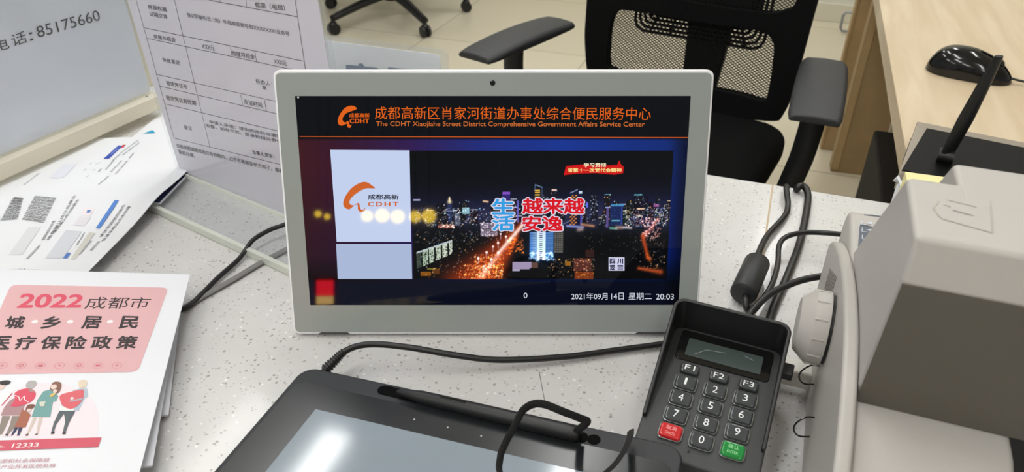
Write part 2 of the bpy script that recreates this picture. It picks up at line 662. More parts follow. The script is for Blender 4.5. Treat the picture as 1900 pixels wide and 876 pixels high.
# the picture on the screen: a grid whose points carry the pixel colours
def pix_grid(name, quad, img, h, parent):
    ny, nx = img.shape[:2]
    a, b, c, d = [np.array(q) for q in quad]                # tl tr br bl
    u = np.linspace(0, 1, nx)[None, :, None]
    v = np.linspace(0, 1, ny)[:, None, None]
    P = a * (1 - u) * (1 - v) + b * u * (1 - v) + c * u * v + d * (1 - u) * v
    V = np.concatenate([P.reshape(-1, 2), np.full((nx * ny, 1), h)], 1)
    Mx = np.array(Mt)
    V = V @ Mx[:3, :3].T + Mx[:3, 3]
    idx = np.arange(nx * ny).reshape(ny, nx)
    F = np.stack([idx[1:, :-1], idx[1:, 1:], idx[:-1, 1:], idx[:-1, :-1]], -1).reshape(-1, 4)
    me = bpy.data.meshes.new(name)
    me.from_pydata(V.tolist(), [], F.tolist())
    at_ = me.color_attributes.new('pixels', 'FLOAT_COLOR', 'POINT')
    s = np.clip(img, 0, 255) / 255
    l = np.where(s <= .04045, s / 12.92, ((s + .055) / 1.055) ** 2.4)
    at_.data.foreach_set('color', np.concatenate([l.reshape(-1, 3), np.ones((nx * ny, 1))], 1).ravel())
    return link(name, me, pix_mat(), parent)


def pix_mat():
    if 'lit screen pixels' in MC:
        return MC['lit screen pixels']
    m = mat('lit screen pixels', (4, 4, 5), .03, spec=.22)
    nt = m.node_tree
    n = nt.nodes.new('ShaderNodeVertexColor')
    n.layer_name = 'pixels'
    nt.links.new(n.outputs[0], nt.nodes['Principled BSDF'].inputs['Emission Color'])
    nt.nodes['Principled BSDF'].inputs['Emission Strength'].default_value = 1
    return m


def lerp_table(t, tab):
    ts = [k for k, _ in tab]
    return np.stack([np.interp(t, ts, [c[i] for _, c in tab]) for i in range(3)], -1)


def screen_bg():
    X, Y = np.meshgrid(np.linspace(547, 1281, 150), np.linspace(178, 566, 80))
    head = np.zeros(X.shape + (3,)) + np.array((5, 8, 12))
    band = lerp_table(X, [(550, (46, 16, 22)), (640, (40, 14, 34)), (760, (36, 20, 62)), (900, (22, 34, 96)), (1050, (16, 40, 112)), (1281, (10, 30, 84))])
    side = lerp_table(Y, [(250, (1, 1, 1)), (300, (1.05, 1.02, 1)), (470, (.75, .8, 1)), (520, (.22, .35, .32)), (566, (.12, .22, .2))])
    img = band * side * 1.28
    img[(Y > 520)] = np.array((8, 12, 28))
    edge = np.clip((X - 1245) / 30, 0, 1)[..., None]
    img = img * (1 - .55 * edge)
    img[Y < 253] = head[Y < 253]
    return img


scr = pix_grid('screen', [(sx0, sy1), (sx1, sy1), (sx1, sy0), (sx0, sy0)], screen_bg(), .00015, tt)


def city():
    g = np.random.default_rng(5)
    x0, x1, y0, y1 = 762, 1250, 280, 518
    W_, H_ = 420, 206
    xs, ys = np.linspace(x0, x1, W_), np.linspace(y0, y1, H_)
    X, Y = np.meshgrid(xs, ys)
    img = lerp_table(Y, [(280, (7, 8, 9)), (330, (8, 10, 18)), (372, (14, 18, 40)), (392, (14, 16, 30)), (430, (9, 12, 16)), (518, (9, 8, 9))])
    img = img * (.75 + .25 * np.clip((X - 850) / 150, 0, 1))[..., None]

    def rect(a, b, c, d, col, k=1.):
        m = (X >= a) & (X <= c) & (Y >= b) & (Y <= d)
        img[m] = img[m] * (1 - k) + np.array(col) * k

    def dots(n, a, b, c, d, cols, s=1.1, k=1.):
        for _ in range(int(n * 1.9)):
            px, py = g.uniform(a, c), g.uniform(b, d)
            col = np.array(cols[g.integers(len(cols))]) * g.uniform(.35, 1)
            ww = np.exp(-(((X[max(0, int((py - y0) / (y1 - y0) * H_) - 4):int((py - y0) / (y1 - y0) * H_) + 5] - px) ** 2 + (Y[max(0, int((py - y0) / (y1 - y0) * H_) - 4):int((py - y0) / (y1 - y0) * H_) + 5] - py) ** 2) / (s * g.uniform(.5, 1.3)) ** 2))
            sl = slice(max(0, int((py - y0) / (y1 - y0) * H_) - 4), int((py - y0) / (y1 - y0) * H_) + 5)
            img[sl] += ww[..., None] * col * k * 1.25

    def line(p, q, wd, col, k=1., soft=1.):
        p, q = np.array(p, float), np.array(q, float)
        d = q - p
        t = np.clip(((X - p[0]) * d[0] + (Y - p[1]) * d[1]) / (d @ d), 0, 1)
        r = np.hypot(X - p[0] - t * d[0], Y - p[1] - t * d[1])
        wv = wd if np.isscalar(wd) else wd[0] + (wd[1] - wd[0]) * t
        m = np.exp(-(r / wv) ** 2) if soft else (r < wv).astype(float)
        img[:] = img * (1 - (m * k)[..., None]) + np.array(col) * (m * k)[..., None]

    WARM = [(255, 210, 150), (255, 240, 220), (255, 170, 90), (230, 230, 255)]
    COLD = [(170, 190, 255), (220, 230, 255), (120, 200, 230), (255, 230, 200)]
    # haze of the skyline
    img[:] += np.exp(-((Y - 398) / 26) ** 2)[..., None] * np.array((26, 26, 44)) * (.5 + .5 * (X > 860))[..., None]
    for _ in range(70):                      # far blocks
        bx = g.uniform(765, 1245)
        bw, bh = g.uniform(6, 16), g.uniform(8, 34)
        by = g.uniform(388, 420)
        rect(bx, by - bh, bx + bw, by + 6, g.uniform(8, 30, 3) * np.array((.8, .9, 1.25)), .85)
        if g.random() < .35:
            rect(bx, by - bh, bx + bw, by - bh + 1.4, COLD[g.integers(4)], .8)
        dots(7, bx, by - bh, bx + bw, by, COLD + WARM, .8, .8)
    rect(766, 367.5, 779, 370, (190, 190, 235))
    rect(933, 356, 948, 372, (58, 40, 130), .8)
    rect(934, 354, 948, 358, (150, 90, 220), .8)
    rect(961, 370, 964, 410, (120, 110, 220), .8)
    line((834, 364), (834, 372), (1.2, 4), (255, 235, 190))
    line((898, 371), (906, 372), 1.6, (255, 210, 160))
    rect(858, 383, 871, 394, (150, 200, 215), .9)
    rect(830, 376, 838, 410, (40, 52, 92), .9)
    rect(823, 388, 842, 390, (150, 160, 190), .8)
    rect(843, 393, 852, 416, (110, 120, 140), .7)
    rect(812, 414, 842, 421, (150, 84, 70), .8)
    dots(20, 812, 414, 842, 421, [(255, 220, 200)], .9)
    rect(892, 411, 925, 436, (132, 120, 140), .9)
    for k in range(4):
        rect(893, 416 + k * 5, 924, 418 + k * 5, (70, 60, 76), .8)
    dots(30, 892, 412, 925, 436, [(255, 240, 240)], .8, .8)
    # tall towers with outlined tops
    rect(994, 352, 1008, 400, (40, 38, 40))
    for k in range(11):
        rect(994, 350 + k * 4.2, 1004, 352.4 + k * 4.2, (220, 178, 70))
    line((995, 341), (1008, 346), .8, (150, 180, 220), .9)
    line((1008, 346), (1009, 400), .7, (90, 110, 160), .8)
    line((995, 341), (994, 352), .7, (120, 150, 190), .8)
    rect(1010, 350, 1036, 400, (16, 17, 28), .8)
    rect(1026, 349, 1035, 353, (225, 190, 180))
    dots(16, 1010, 352, 1036, 400, COLD, .8, .8)
    rect(1060, 352, 1084, 420, (20, 24, 52))
    for k in range(16):
        for j in range(4):
            if (k + j) % 2:
                rect(1061 + j * 3, 359 + k * 3.6, 1064 + j * 3, 361.6 + k * 3.6, (225, 140, 60))
    line((1061, 356), (1074, 350), .8, (170, 190, 230), .9)
    rect(1077, 352, 1083, 357, (200, 215, 245))
    rect(1081, 372, 1084, 415, (90, 90, 190), .8)
    rect(1091, 374, 1094, 383, (120, 120, 255), .9)
    rect(1099, 360, 1113, 408, (18, 20, 30), .9)
    dots(26, 1099, 360, 1113, 408, COLD, .8, .8)
    rect(1136, 378, 1161, 416, (24, 40, 92), .9)
    rect(1138, 377, 1162, 381, (70, 150, 200), .9)
    rect(1130, 384, 1134, 420, (120, 100, 180), .7)
    rect(1140, 406, 1155, 408, (110, 190, 210), .9)
    rect(1157, 380, 1160, 414, (70, 90, 190), .6)
    rect(1186, 384, 1200, 386.5, (255, 205, 170), .9)
    rect(1218, 377, 1228, 382, (190, 110, 190), .7)
    dots(150, 1165, 384, 1246, 418, WARM + COLD, .8, .8)
    dots(130, 765, 384, 935, 416, WARM + COLD, .85, .85)
    # bright street frontages
    line((1056, 417), (1086, 419), 2.2, (150, 160, 235), .9)
    line((1084, 414), (1106, 417), 2.6, (214, 150, 110), .8)
    line((1078, 424), (1084, 423), 4, (200, 170, 170), .8)
    line((1138, 421), (1150, 422), 2, (130, 210, 190), .9)
    line((1150, 420), (1160, 420), 3.4, (205, 170, 160), .8)
    line((1163, 420), (1178, 421), 1.8, (230, 225, 240), .9)
    line((1045, 415), (1060, 408), 1, (120, 140, 190), .7)
    # dark park
    img[:] *= (1 - .75 * np.exp(-(((X - 1130) / 62) ** 4 + ((Y - 455) / 27) ** 4)))[..., None]
    dots(34, 1085, 430, 1195, 480, [(200, 190, 170)], .6, .6)
    dots(60, 1195, 440, 1245, 500, WARM, .7, .7)
    # main avenue
    line((972, 412), (850, 526), (6, 34), (138, 46, 14), .95)
    line((962, 436), (905, 526), (3, 24), (190, 66, 20), .75)
    line((975, 410), (888, 520), (3., 6.5), (232, 124, 92), .9)
    line((974, 412), (925, 468), (3.2, 3), (255, 226, 214), .95)
    line((925, 468), (895, 510), (2.6, 4), (240, 170, 150), .7)
    dots(150, 880, 470, 935, 516, [(255, 150, 60), (255, 90, 30), (255, 220, 180)], 1., .8)
    dots(70, 850, 490, 935, 517, [(255, 120, 40), (255, 200, 120)], 1.2, .7)
    dots(60, 940, 440, 975, 470, [(220, 100, 30)], 1.3, .7)
    for (lx, ly) in ((925, 449), (915, 456), (903, 467), (887, 478), (925, 468), (912, 480), (897, 493), (940, 437), (930, 432)):
        line((lx, ly), (lx, ly + 9), .8, (220, 190, 210), .8)
        dots(2, lx - .6, ly - 1, lx + .6, ly, [(255, 245, 240)], 1.5)
    # right avenue
    line((1228, 404), (1205, 434), (2.5, 5), (200, 110, 110), .8)
    line((1200, 436), (1212, 476), (4, 3), (206, 78, 30), .85)
    line((1212, 476), (1216, 480), 4, (230, 100, 40), .7)
    line((1195, 497), (1238, 504), (3, 5), (200, 84, 40), .8)
    dots(70, 1196, 402, 1234, 442, [(255, 200, 190), (255, 140, 120)], 1., .9)
    # white lit tower block below the lettering
    for k in range(12):
        t = k / 11
        rect(985 + 1.0 * k, 428, 988 + 1.0 * k, 474 + .6 * k, (70 + 60 * t, 120 + 40 * t, 190), .9)
    rect(999, 428, 1015, 482, (214, 228, 250))
    img[:] += np.exp(-(((X - 1008) / 26) ** 2 + ((Y - 462) / 24) ** 2))[..., None] * np.array((14, 34, 60))
    for k in range(14):
        rect(1003.5, 430 + k * 3.8, 1010, 431.8 + k * 3.8, (60, 66, 100), .9)
    rect(1015, 428, 1031, 478, (80, 130, 196), .95)
    for k in range(16):
        rect(986, 430 + k * 3.1, 998, 430.8 + k * 3.1, (40, 70, 120), .5)
        rect(1016, 430 + k * 3.1, 1031, 430.8 + k * 3.1, (36, 66, 120), .5)
    dots(60, 984, 466, 1034, 482, [(150, 200, 255)], 1.3, .8)
    rect(1032, 428, 1049, 468, (86, 84, 80), .75)
    for k in range(10):
        for j in range(4):
            rect(1033 + j * 4, 430 + k * 3.8, 1035.4 + j * 4, 431.8 + k * 3.8, (160, 150, 130), .5)
    # pale hall at the bottom centre
    rect(952, 485, 988, 499, (176, 160, 196), .9)
    rect(988, 486, 1001, 496, (120, 84, 70), .8)
    rect(952, 499, 966, 502, (214, 206, 240), .8)
    rect(985, 497, 1010, 518, (8, 7, 8), .8)
    # brown blocks
    rect(1070, 478, 1104, 502, (104, 52, 42), .8)
    rect(1072, 504, 1108, 518, (150, 66, 24), .8)
    rect(1054, 484, 1064, 492, (180, 120, 30), .8)
    rect(1092, 462, 1108, 476, (70, 36, 30), .7)
    dots(60, 1020, 478, 1110, 516, [(255, 180, 90), (230, 190, 150)], 1., .7)
    # lit slab at lower left
    for k in range(66):
        t = k / 65
        bx = 768 + k * 1.05
        bt, bb = 467 - t * 23, 498 - t * 29
        if (k // 3) % 4 != 3:
            rect(bx, bt + 2, bx + 1.05, bb, (176 + 60 * t, 204 + 40 * t, 176 + 50 * t), .9 if k > 8 else .35)
        rect(bx, bt - 1, bx + 1.05, bt + 2, (206, 216, 220), .9)
    for _ in range(260):
        t = g.random()
        bx, bt, bb = 768 + t * 69, 469 - t * 23, 498 - t * 29
        by = g.uniform(bt, bb)
        rect(bx, by, bx + 1.5, by + 1.6, (20, 30, 22), .85)
    rect(788, 496, 806, 500, (140, 130, 40), .8)
    rect(775, 504, 795, 512, (170, 100, 20), .8)
    rect(798, 498, 812, 508, (120, 70, 20), .7)
    dots(60, 770, 430, 890, 516, WARM, .9, .7)
    dots(80, 765, 426, 960, 450, WARM + COLD, .8, .5)
    img[:] += g.uniform(-1, 1, (H_, W_, 1)) * 4
    return img


vq = [fr.P(762, 279.5), fr.P(1250, 283), fr.P(1236, 518), fr.P(766, 518)]
vx0, vx1 = (vq[0][0] + vq[3][0]) / 2, (vq[1][0] + vq[2][0]) / 2
vy0, vy1 = vq[3][1], vq[0][1]
pix_grid('city_picture', [(vx0, vy1), (vx1, vy1), (vx1, vy0), (vx0, vy0)], city(), .0003, scr)

OR = (226, 98, 22)
sa = Art(fr, glow, 1.2e-4, .0003)


def pxbox(x0, y0, x1, y1):                  # upright measured box: bl br tr tl
    return [(x0, y1), (x1, y1), (x1, y0), (x0, y0)]


def frbox(f, x0, y0, x1, y1):
    a, b = f.P(x0, y1), f.P(x1, y0)
    return [a, (b[0], a[1]), b, (a[0], b[1])]


sa.pxtext('成都高新区肖家河街道办事处综合便民服务中心', [(696, 221.5), (1207, 223), (1208, 199), (695, 197.5)], OR)
sa.pxtext('The CDHT Xiaojiahe Street District Comprehensive Government Affairs Service Center', [(698, 236.5), (1196, 237.5), (1196, 226), (698, 225)], (214, 112, 50), bold=.004)
sa.pxline((556, 253), (1276, 255.3), .0007, (196, 84, 32))


def logo(cx, cy, k, ccol, tcol, shade=None):
    # k: pixels per zoom pixel of the measured emblem
    def q(pts):
        return [(cx + (x - 620) * k, cy + (y - 360) * k) for x, y in pts]
    up = smooth_path([(680, 232, 0), (640, 190, 0), (560, 142, 0), (470, 150, 0), (350, 220, 0), (260, 330, 0), (216, 440, 0), (232, 510, 0), (300, 542, 0), (360, 500, 0), (372, 482, 0), (335, 478, 0), (308, 450, 0), (320, 395, 0), (380, 330, 0), (470, 268, 0), (560, 232, 0)], 6, True)
    tail = [(372, 490, 0), (400, 462, 0), (440, 446, 0), (456, 470, 0), (466, 530, 0), (490, 552, 0), (520, 540, 0), (546, 512, 0), (530, 555, 0), (490, 582, 0), (455, 575, 0), (432, 545, 0), (428, 470, 0), (400, 474, 0)]
    if shade:
        sa.px(q([(p[0] + 6, p[1] + 10) for p in up]), shade, 1)
        sa.px(q([(p[0] + 5, p[1] + 8) for p in tail]), shade, 1)
    sa.px(q([(p[0], p[1]) for p in up]), ccol, 2)
    sa.px(q([(p[0], p[1]) for p in tail]), ccol, 2)
    sa.pxtext('成都高新', q([(580, 398), (1035, 398), (1035, 320), (580, 320)]), tcol, 2, bold=.02)
    for i, ch in enumerate('CDHT'):
        x = 580 + i * 122
        sa.pxtext(ch, q([(x, 500), (x + 90, 500), (x + 90, 432), (x, 432)]), ccol, 2, bold=.03)


def minilogo():
    k = .0985
    def q(pts):
        return [(627 + (x - 372) * .3424, 196 + (y - 572) * .3424) for x, y in pts]
    up = smooth_path([(474, 590, 0), (450, 572, 0), (410, 585, 0), (378, 630, 0), (374, 668, 0), (395, 680, 0), (425, 664, 0), (404, 660, 0), (398, 640, 0), (420, 612, 0)], 6, True)
    sa.px(q([(p[0], p[1]) for p in up]), OR, 2)
    sa.px(q([(424, 655), (432, 660), (436, 676), (448, 676), (440, 692), (426, 690), (420, 668), (412, 668)]), OR, 2)
    sa.pxtext('成都高新', q([(434, 636), (544, 636), (544, 612), (434, 612)]), OR, 2, bold=.015)
    sa.pxtext('CDHT', q([(436, 668), (542, 668), (542, 642), (436, 642)]), OR, 2, bold=.03)


minilogo()
PALE, PALE2 = (194, 208, 238), (170, 184, 216)
sa.poly([fr.P(625, 448.5), fr.P(763, 448.5), fr.P(760, 279), fr.P(613, 278)], PALE, 1)
sa.poly([fr.P(627, 517.5), fr.P(765, 517.5), fr.P(763.5, 452.5), fr.P(624, 452.5)], PALE2, 1)
logo(610 + 620 * .1256, 320 + 360 * .1256, .1256, (206, 98, 40), (22, 22, 36), (176, 180, 196))
# red ribbon and its lettering
rib = [(1046, 325), (1050, 308), (1080, 305), (1120, 307), (1145, 306), (1149, 297), (1152, 305), (1157, 309), (1156, 321), (1140, 324), (1105, 321), (1070, 322)]
sa.px(rib, (206, 20, 20), 2)
sa.pxtext('学习贯彻', [(1083, 310), (1124, 310), (1124, 302), (1083, 302)], (250, 240, 200), 4, bold=.02)
sa.pxtext('省第十一次党代会精神', [(1053, 319.5), (1153, 319.5), (1153, 311.5), (1053, 311.5)], (252, 236, 150), 4, bold=.02)
# big lettering with white rim
for s_, x0, y0, x1, y1, c_ in (('生', 914, 369, 953, 397, (50, 156, 224)), ('活', 914, 400, 953, 427, (50, 156, 224)),
                             ('越来越', 970, 368, 1083, 396, (214, 18, 34)), ('安逸', 970, 401, 1043, 428, (214, 18, 34))):
    sa.pxtext(s_, pxbox(x0, y0, x1, y1), (222, 214, 232), 3, bold=.085, pad=0)
    sa.pxtext(s_, pxbox(x0, y0, x1, y1), c_, 4, bold=.03, pad=0)
# channel plate
sa.px(pxbox(1129, 477, 1158.5, 502), (206, 208, 232), 3)
for s_, x0, y0, x1, y1 in (('四', 1131, 479, 1141, 489), ('川', 1145, 479, 1156, 489), ('观', 1131, 491, 1141, 501)):
    sa.pxtext(s_, pxbox(x0, y0, x1, y1), (26, 26, 66), 5, bold=.04)
for k in range(4):
    sa.px(pxbox(1145.5, 491.3 + k * 2.6, 1156, 492.8 + k * 2.6), (46, 46, 90), 5)
WT = (216, 220, 232)
sa.pxtext('0', pxbox(971.5, 543, 978.5, 553), WT, 2)
sa.pxtext('2021年09月', [(1060, 556), (1127, 556), (1127, 543), (1060, 543)], WT)
sa.pxtext('14日', [(1134, 556), (1157, 556), (1157, 543), (1134, 543)], WT)
sa.pxtext('星期二', [(1166, 556), (1209, 556), (1209, 543), (1166, 543)], WT)
sa.pxtext('20:03', [(1217, 555.5), (1250, 555.5), (1250, 545), (1217, 545)], WT)
sa.disc(fr.P(553.5, 180.5), .0008, (180, 180, 180))
sa.build('screen_graphics', scr)

# ------------------------------------------------------------------ card reader printer (beige machine)
L0 = Vector((.2, .348, TOP))
PYAW = math.atan2(-.35, .937)
pr = thing('document_printer', L0, 'bulky beige office printer with a side knob, at the right end of the counter', 'printer', PYAW)


def zz(pts):
    return [(s, z - TOP) for s, z in pts]


wallp = zz([(-.13, .751), (-.13, .822), (-.092, .850), (-.05, .8655), (0, .8735), (.05, .871), (.09, .8635), (.13, .852), (.173, .834), (.196, .818), (.193, .751)])
wl = smooth_path([(p[0], p[1], 0) for p in wallp[1:-1]], 4)
wallp = [wallp[0]] + [(p.x, p.y) for p in wl] + [wallp[-1]]
MB().prism(wallp, -.0005, .0085, 'x').build('side_panel', M_BEIGE, pr, bev=.0028, seg=4, ang=30)
hood1 = zz([(.017, .974), (-.046, .974), (-.0495, .950), (-.0495, .9495), (-.036, .856), (.124, .856)])
MB().prism(hood1, .0088, .30, 'x').build('cover', M_BEIGE, pr, bev=.0032, seg=4)
MB().prism(zz([(-.004, .9742), (.043, .9742), (.15, .857), (.06, .857), (-.004, .95)]), .034, .2995, 'x').build('rear_cover', M_BEIGE, pr, bev=.003, seg=4)
# smoked paper flap under the lip of the cover
fp = zz([(-.0494, .9485), (-.0369, .8575)])
d = Vector((0, fp[1][0] - fp[0][0], fp[1][1] - fp[0][1])).normalized()
nn = Vector((0, -d.z, d.y))
if nn.y > 0:
    nn = -nn
a_, b_ = Vector((0, *fp[0])), Vector((0, *fp[1]))
vs = []
for x in (.0096, .30):
    for p, k in ((a_, 0), (b_, 0), (b_, .0009), (a_, .0009)):
        q = p + nn * k
        vs.append((x, q.y, q.z))
MB().add(vs, [(0, 1, 2, 3), (7, 6, 5, 4), (0, 4, 5, 1), (1, 5, 6, 2), (2, 6, 7, 3), (3, 7, 4, 0)]).build(
    'paper_flap', mat('smoked olive grey plastic', (90, 85, 76), .5, bump=.2, bscale=2600), pr)
# lower front with its shelf
shelf = zz([(-.03, .751), (-.125, .751), (-.122, .80), (-.10, .826), (-.072, .848), (-.052, .8555), (-.03, .857)])
MB().prism(shelf, .0075, .0885, 'x').build('front_shelf', M_BEIGE, pr, bev=.004, seg=4)
MB().prism(zz([(-.035, .751), (.20, .751), (.212, .80), (.214, .83), (.205, .846), (.19, .852), (-.035, .857)]), .0080, .0880, 'x').build('rear_housing', M_BEIGE, pr, bev=.004, seg=4)
MB().prism(zz([(-.005, .751), (.20, .751), (.212, .80), (.214, .83), (.205, .846), (.19, .852), (-.005, .855)]), .0882, .30, 'x').build('shaded_gap_block', M_BLK, pr, bev=.003)  # black block stands in for the dark shaded gap beside the shelf
# control panel
ppx = [(.0135, .139), (.015, .17), (.0195, .196), (.026, .2035), (.036, .205), (.10, .205), (.10, .139)]
zf = lambda y: .1015 + (0 if y < .19 else -(y - .19) * .33) + (.205 - y) * .0
top = lambda y: float(np.interp(y, [-.035, .19, .205, .214], [.107, .102, .096, .08])) + .0006
vs = [(x, y, top(y)) for x, y in ppx]
vs2 = [(x, y, top(y) - .003) for x, y in ppx]
n = len(ppx)
cp = MB().add(vs + vs2, [tuple(range(n)), tuple(range(n, 2 * n))[::-1]] + [(i, n + i, n + (i + 1) % n, (i + 1) % n) for i in range(n)]).build(
    'control_panel', mat('slate blue panel film', (82, 90, 104), .4), pr)
iw = inv(pr).inverted()
frp = Frame(iw @ Vector((0, 0, .1075)), iw.to_3x3() @ Vector((1, 0, 0)), iw.to_3x3() @ Vector((0, 1, 0)))
pa = Art(frp, ink, 1e-4, -.0041)
for i in range(3):
    y = .151 + i * .011
    pa.line((.0165, y), (.027, y + .0015), .0006, (206, 212, 220))
    pa.line((.0165, y), (.0168, y + .006), .0006, (206, 212, 220))
    pa.poly([(.019, y + .003), (.024, y + .007), (.024, y + .003)], (206, 212, 220))
pa.build('panel_icons', cp)
# vents
vm = mat('dark vent gap', (96, 88, 78), .8)
for i in range(9):
    y = .096 + i * .0058
    z0, z1 = .052 + .0006 * i, .1000 - .0030 * i
    MB().box(-.0007, y, z0, .002, y + .0016, max(z1, z0 + .01)).build('vent_slot', vm, pr)
# platen knob
KC = (0, .063, .0775)
ax = (-1, 0, 0)
kn = MB().lathe([(.0225, .0022), (.0262, .0028), (.0265, .0032), (.0262, .0128), (.0258, .0134), (.0190, .0212), (.0183, .0217), (0.001, .0218)], 48, KC, ax).build('platen_knob', M_BEIGE, pr, smooth=True)
kn.data.set_sharp_from_angle(angle=R(28))
for k in range(12):
    a = 2 * math.pi * k / 12 + .2
    cy_, cz_ = KC[1] + .0262 * math.cos(a), KC[2] + .0262 * math.sin(a)
    MB().tube([(-.0045, cy_, cz_), (-.0128, cy_, cz_)], .0009, 6).build('knob_rib', M_BEIGE, kn)
MB().lathe([(.0245, 0), (.0245, .0022)], 40, KC, ax).build('knob_collar', M_BLK, pr)
# rail and wire clips at the foot of the side
MB().box(-.032, .074, .008, 0, .09, .024).box(-.034, .072, .0005, -.02, .092, .008).build('foot_rail', mat('white foot rail', (222, 220, 212), .4), pr, bev=.002)
for y, z in ((.055, .040), (.008, .034)):
    pts = smooth_path([(.001, y + .004, z + .007), (-.006, y + .001, z + .008), (-.0115, y - .002, z + .003), (-.0115, y - .003, z - .003), (-.007, y - .002, z - .0075), (.001, y + .001, z - .008)], 5)
    MB().tube(pts, .0006, 6).build('wire_clip', M_BLKG, pr)
# rubbed mark on the cover
sm = Art(Frame(iw @ Vector((0, 0, .2242)), iw.to_3x3() @ Vector((1, 0, 0)), iw.to_3x3() @ Vector((0, 1, 0))), ink, 1e-4)
GR = (170, 165, 158)
sm.pxline((1755, 370), (1812, 384), 0.00056, GR)
sm.pxline((1745, 405), (1842, 432), 0.00084, (174, 169, 162))
sm.pxline((1838, 372), (1842, 430), 0.00070, (174, 169, 162))
sm.pxline((1768, 390), (1806, 400), 0.00077, (150, 146, 140))
sm.pxline((1752, 380), (1764, 384), 0.00056, (150, 146, 140))
sm.pxline((1732, 385), (1745, 403), .0010, (182, 176, 166))
sm.pxline((1732, 385), (1742, 372), .0010, (182, 176, 166))
sm.build('rubbed_mark', pr)
kb = frp.P(1890, 320)
MB().lathe([(.004, 0), (.004, .006), (.0025, .0075)], 16, (.095, .03, .224)).build('cover_catch', M_BEIGE, pr, smooth=True)

# ------------------------------------------------------------------ pin pad
KO = Vector((.1374, .3733, .785))
KY, KT = R(-23.4), R(12)
kp = thing('pin_pad', (KO.x, KO.y, TOP), 'black pin pad with numbered keys and a privacy hood, in front of the beige printer', 'keypad', KY)
Rk = Matrix.Rotation(KT, 4, 'X')
Mk = Matrix.Translation((0, 0, KO.z - TOP)) @ Rk
kx = Vector((math.cos(KY), math.sin(KY), 0))
kyv = Vector((-math.sin(KY), math.cos(KY), 0))
frk = Frame(KO, kx, kyv * math.cos(KT) + Vector((0, 0, math.sin(KT))))
HX0, HX1, HYB, HYF, HYE = -.0425, .0405, .0665, -.047, -.0215
face = mat('charcoal matt plastic', (52, 54, 54), .5, bump=.2, bscale=3000)
# body: top follows the tilted face, underside stands on the counter
ol = rrect(HX0, HYF, HX1, HYB, .008, 5)
bt = MB()
n = len(ol)
tv = [Mk @ Vector((x, y, 0)) for x, y in ol]
bv = [Vector((v.x, v.y * .98, .0008)) for v in tv]
bt.add(tv + bv, [tuple(range(n)), tuple(range(n, 2 * n))[::-1]] + [(i, n + i, n + (i + 1) % n, (i + 1) % n) for i in range(n)])
bt.build('body', face, kp, bev=.0018)
# hood: one wall round three sides
path, hts = [], []
rr_ = .009
P_ = [(HX0, HYE)] + [(HX0 + rr_ - rr_ * math.cos(R(a)), HYB - rr_ + rr_ * math.sin(R(a))) for a in range(0, 91, 15)] + \
     [(HX1 - rr_ + rr_ * math.sin(R(a)), HYB - rr_ + rr_ * math.cos(R(a))) for a in range(0, 91, 15)] + [(HX1, HYE)]
th = .0028
hv, hf = [], []
for i, p in enumerate(P_):
    q0 = Vector(P_[max(i - 1, 0)] + (0,))
    q1 = Vector(P_[min(i + 1, len(P_) - 1)] + (0,))
    t = (q1 - q0).normalized()
    inn = Vector((t.y, -t.x, 0)) * th
    f = min(1, max(0, (p[1] - HYE) / (HYB - rr_ - HYE)))
    h = .004 + .027 * f
    for b_ in (Vector((p[0], p[1], 0)), Vector((p[0], p[1], 0)) + inn):
        hv += [Mk @ (b_ + Vector((0, 0, -.004))), Mk @ (b_ + Vector((0, 0, h)))]
for i in range(len(P_) - 1):
    a, b = i * 4, i * 4 + 4
    hf += [(a, b, b + 1, a + 1), (a + 1, b + 1, b + 3, a + 3), (a + 3, b + 3, b + 2, a + 2), (a + 2, b + 2, b, a)]
hf += [(0, 1, 3, 2), (len(hv) - 4, len(hv) - 2, len(hv) - 1, len(hv) - 3)]
MB().add(hv, hf).build('privacy_hood', mat('black hood plastic', (26, 27, 29), .38, bump=.15, bscale=3000), kp, bev=.0008, seg=2, ang=50)
# display window
MB(Mk).prism(rrect(-.034, .034, .033, .0615, .003), .0001, .0012).build('display_frame', M_BLKG, kp, bev=.0004)
MB(Mk).prism(rrect(-.0275, .0385, .0265, .0545, .001), .0012, .0015).build('lcd', mat('unlit grey lcd', (66, 76, 74), .15), kp)
ka = Art(frk, ink, 1e-4, .0017)
for a_, b_ in (((1288, 660), (1310, 652)), ((1310, 652), (1345, 658)), ((1380, 663), (1398, 672))):
    ka.pxline(a_, b_, .0003, (170, 176, 176))
ka.build('lcd_scratches', kp)
legs = [['F1', 'F2', 'F3'], ['1', '2', '3'], ['4', '5', '6'], ['7', '8', '9'], ['x', '0', 'ok']]
KA, KB, KB0 = .0207, .01405, .0123
mk_key = mat('clear black keycap', (60, 64, 67), .07, coat=.6)
mk_red = mat('clear red keycap', (190, 30, 36), .15, coat=.6)
mk_grn = mat('clear green keycap', (20, 130, 56), .15, coat=.6)
rim = mat('key edge glint', (150, 154, 156), .18, metal=.9)  # bright metallic rims imitate lamp glints on the clear keycap edges
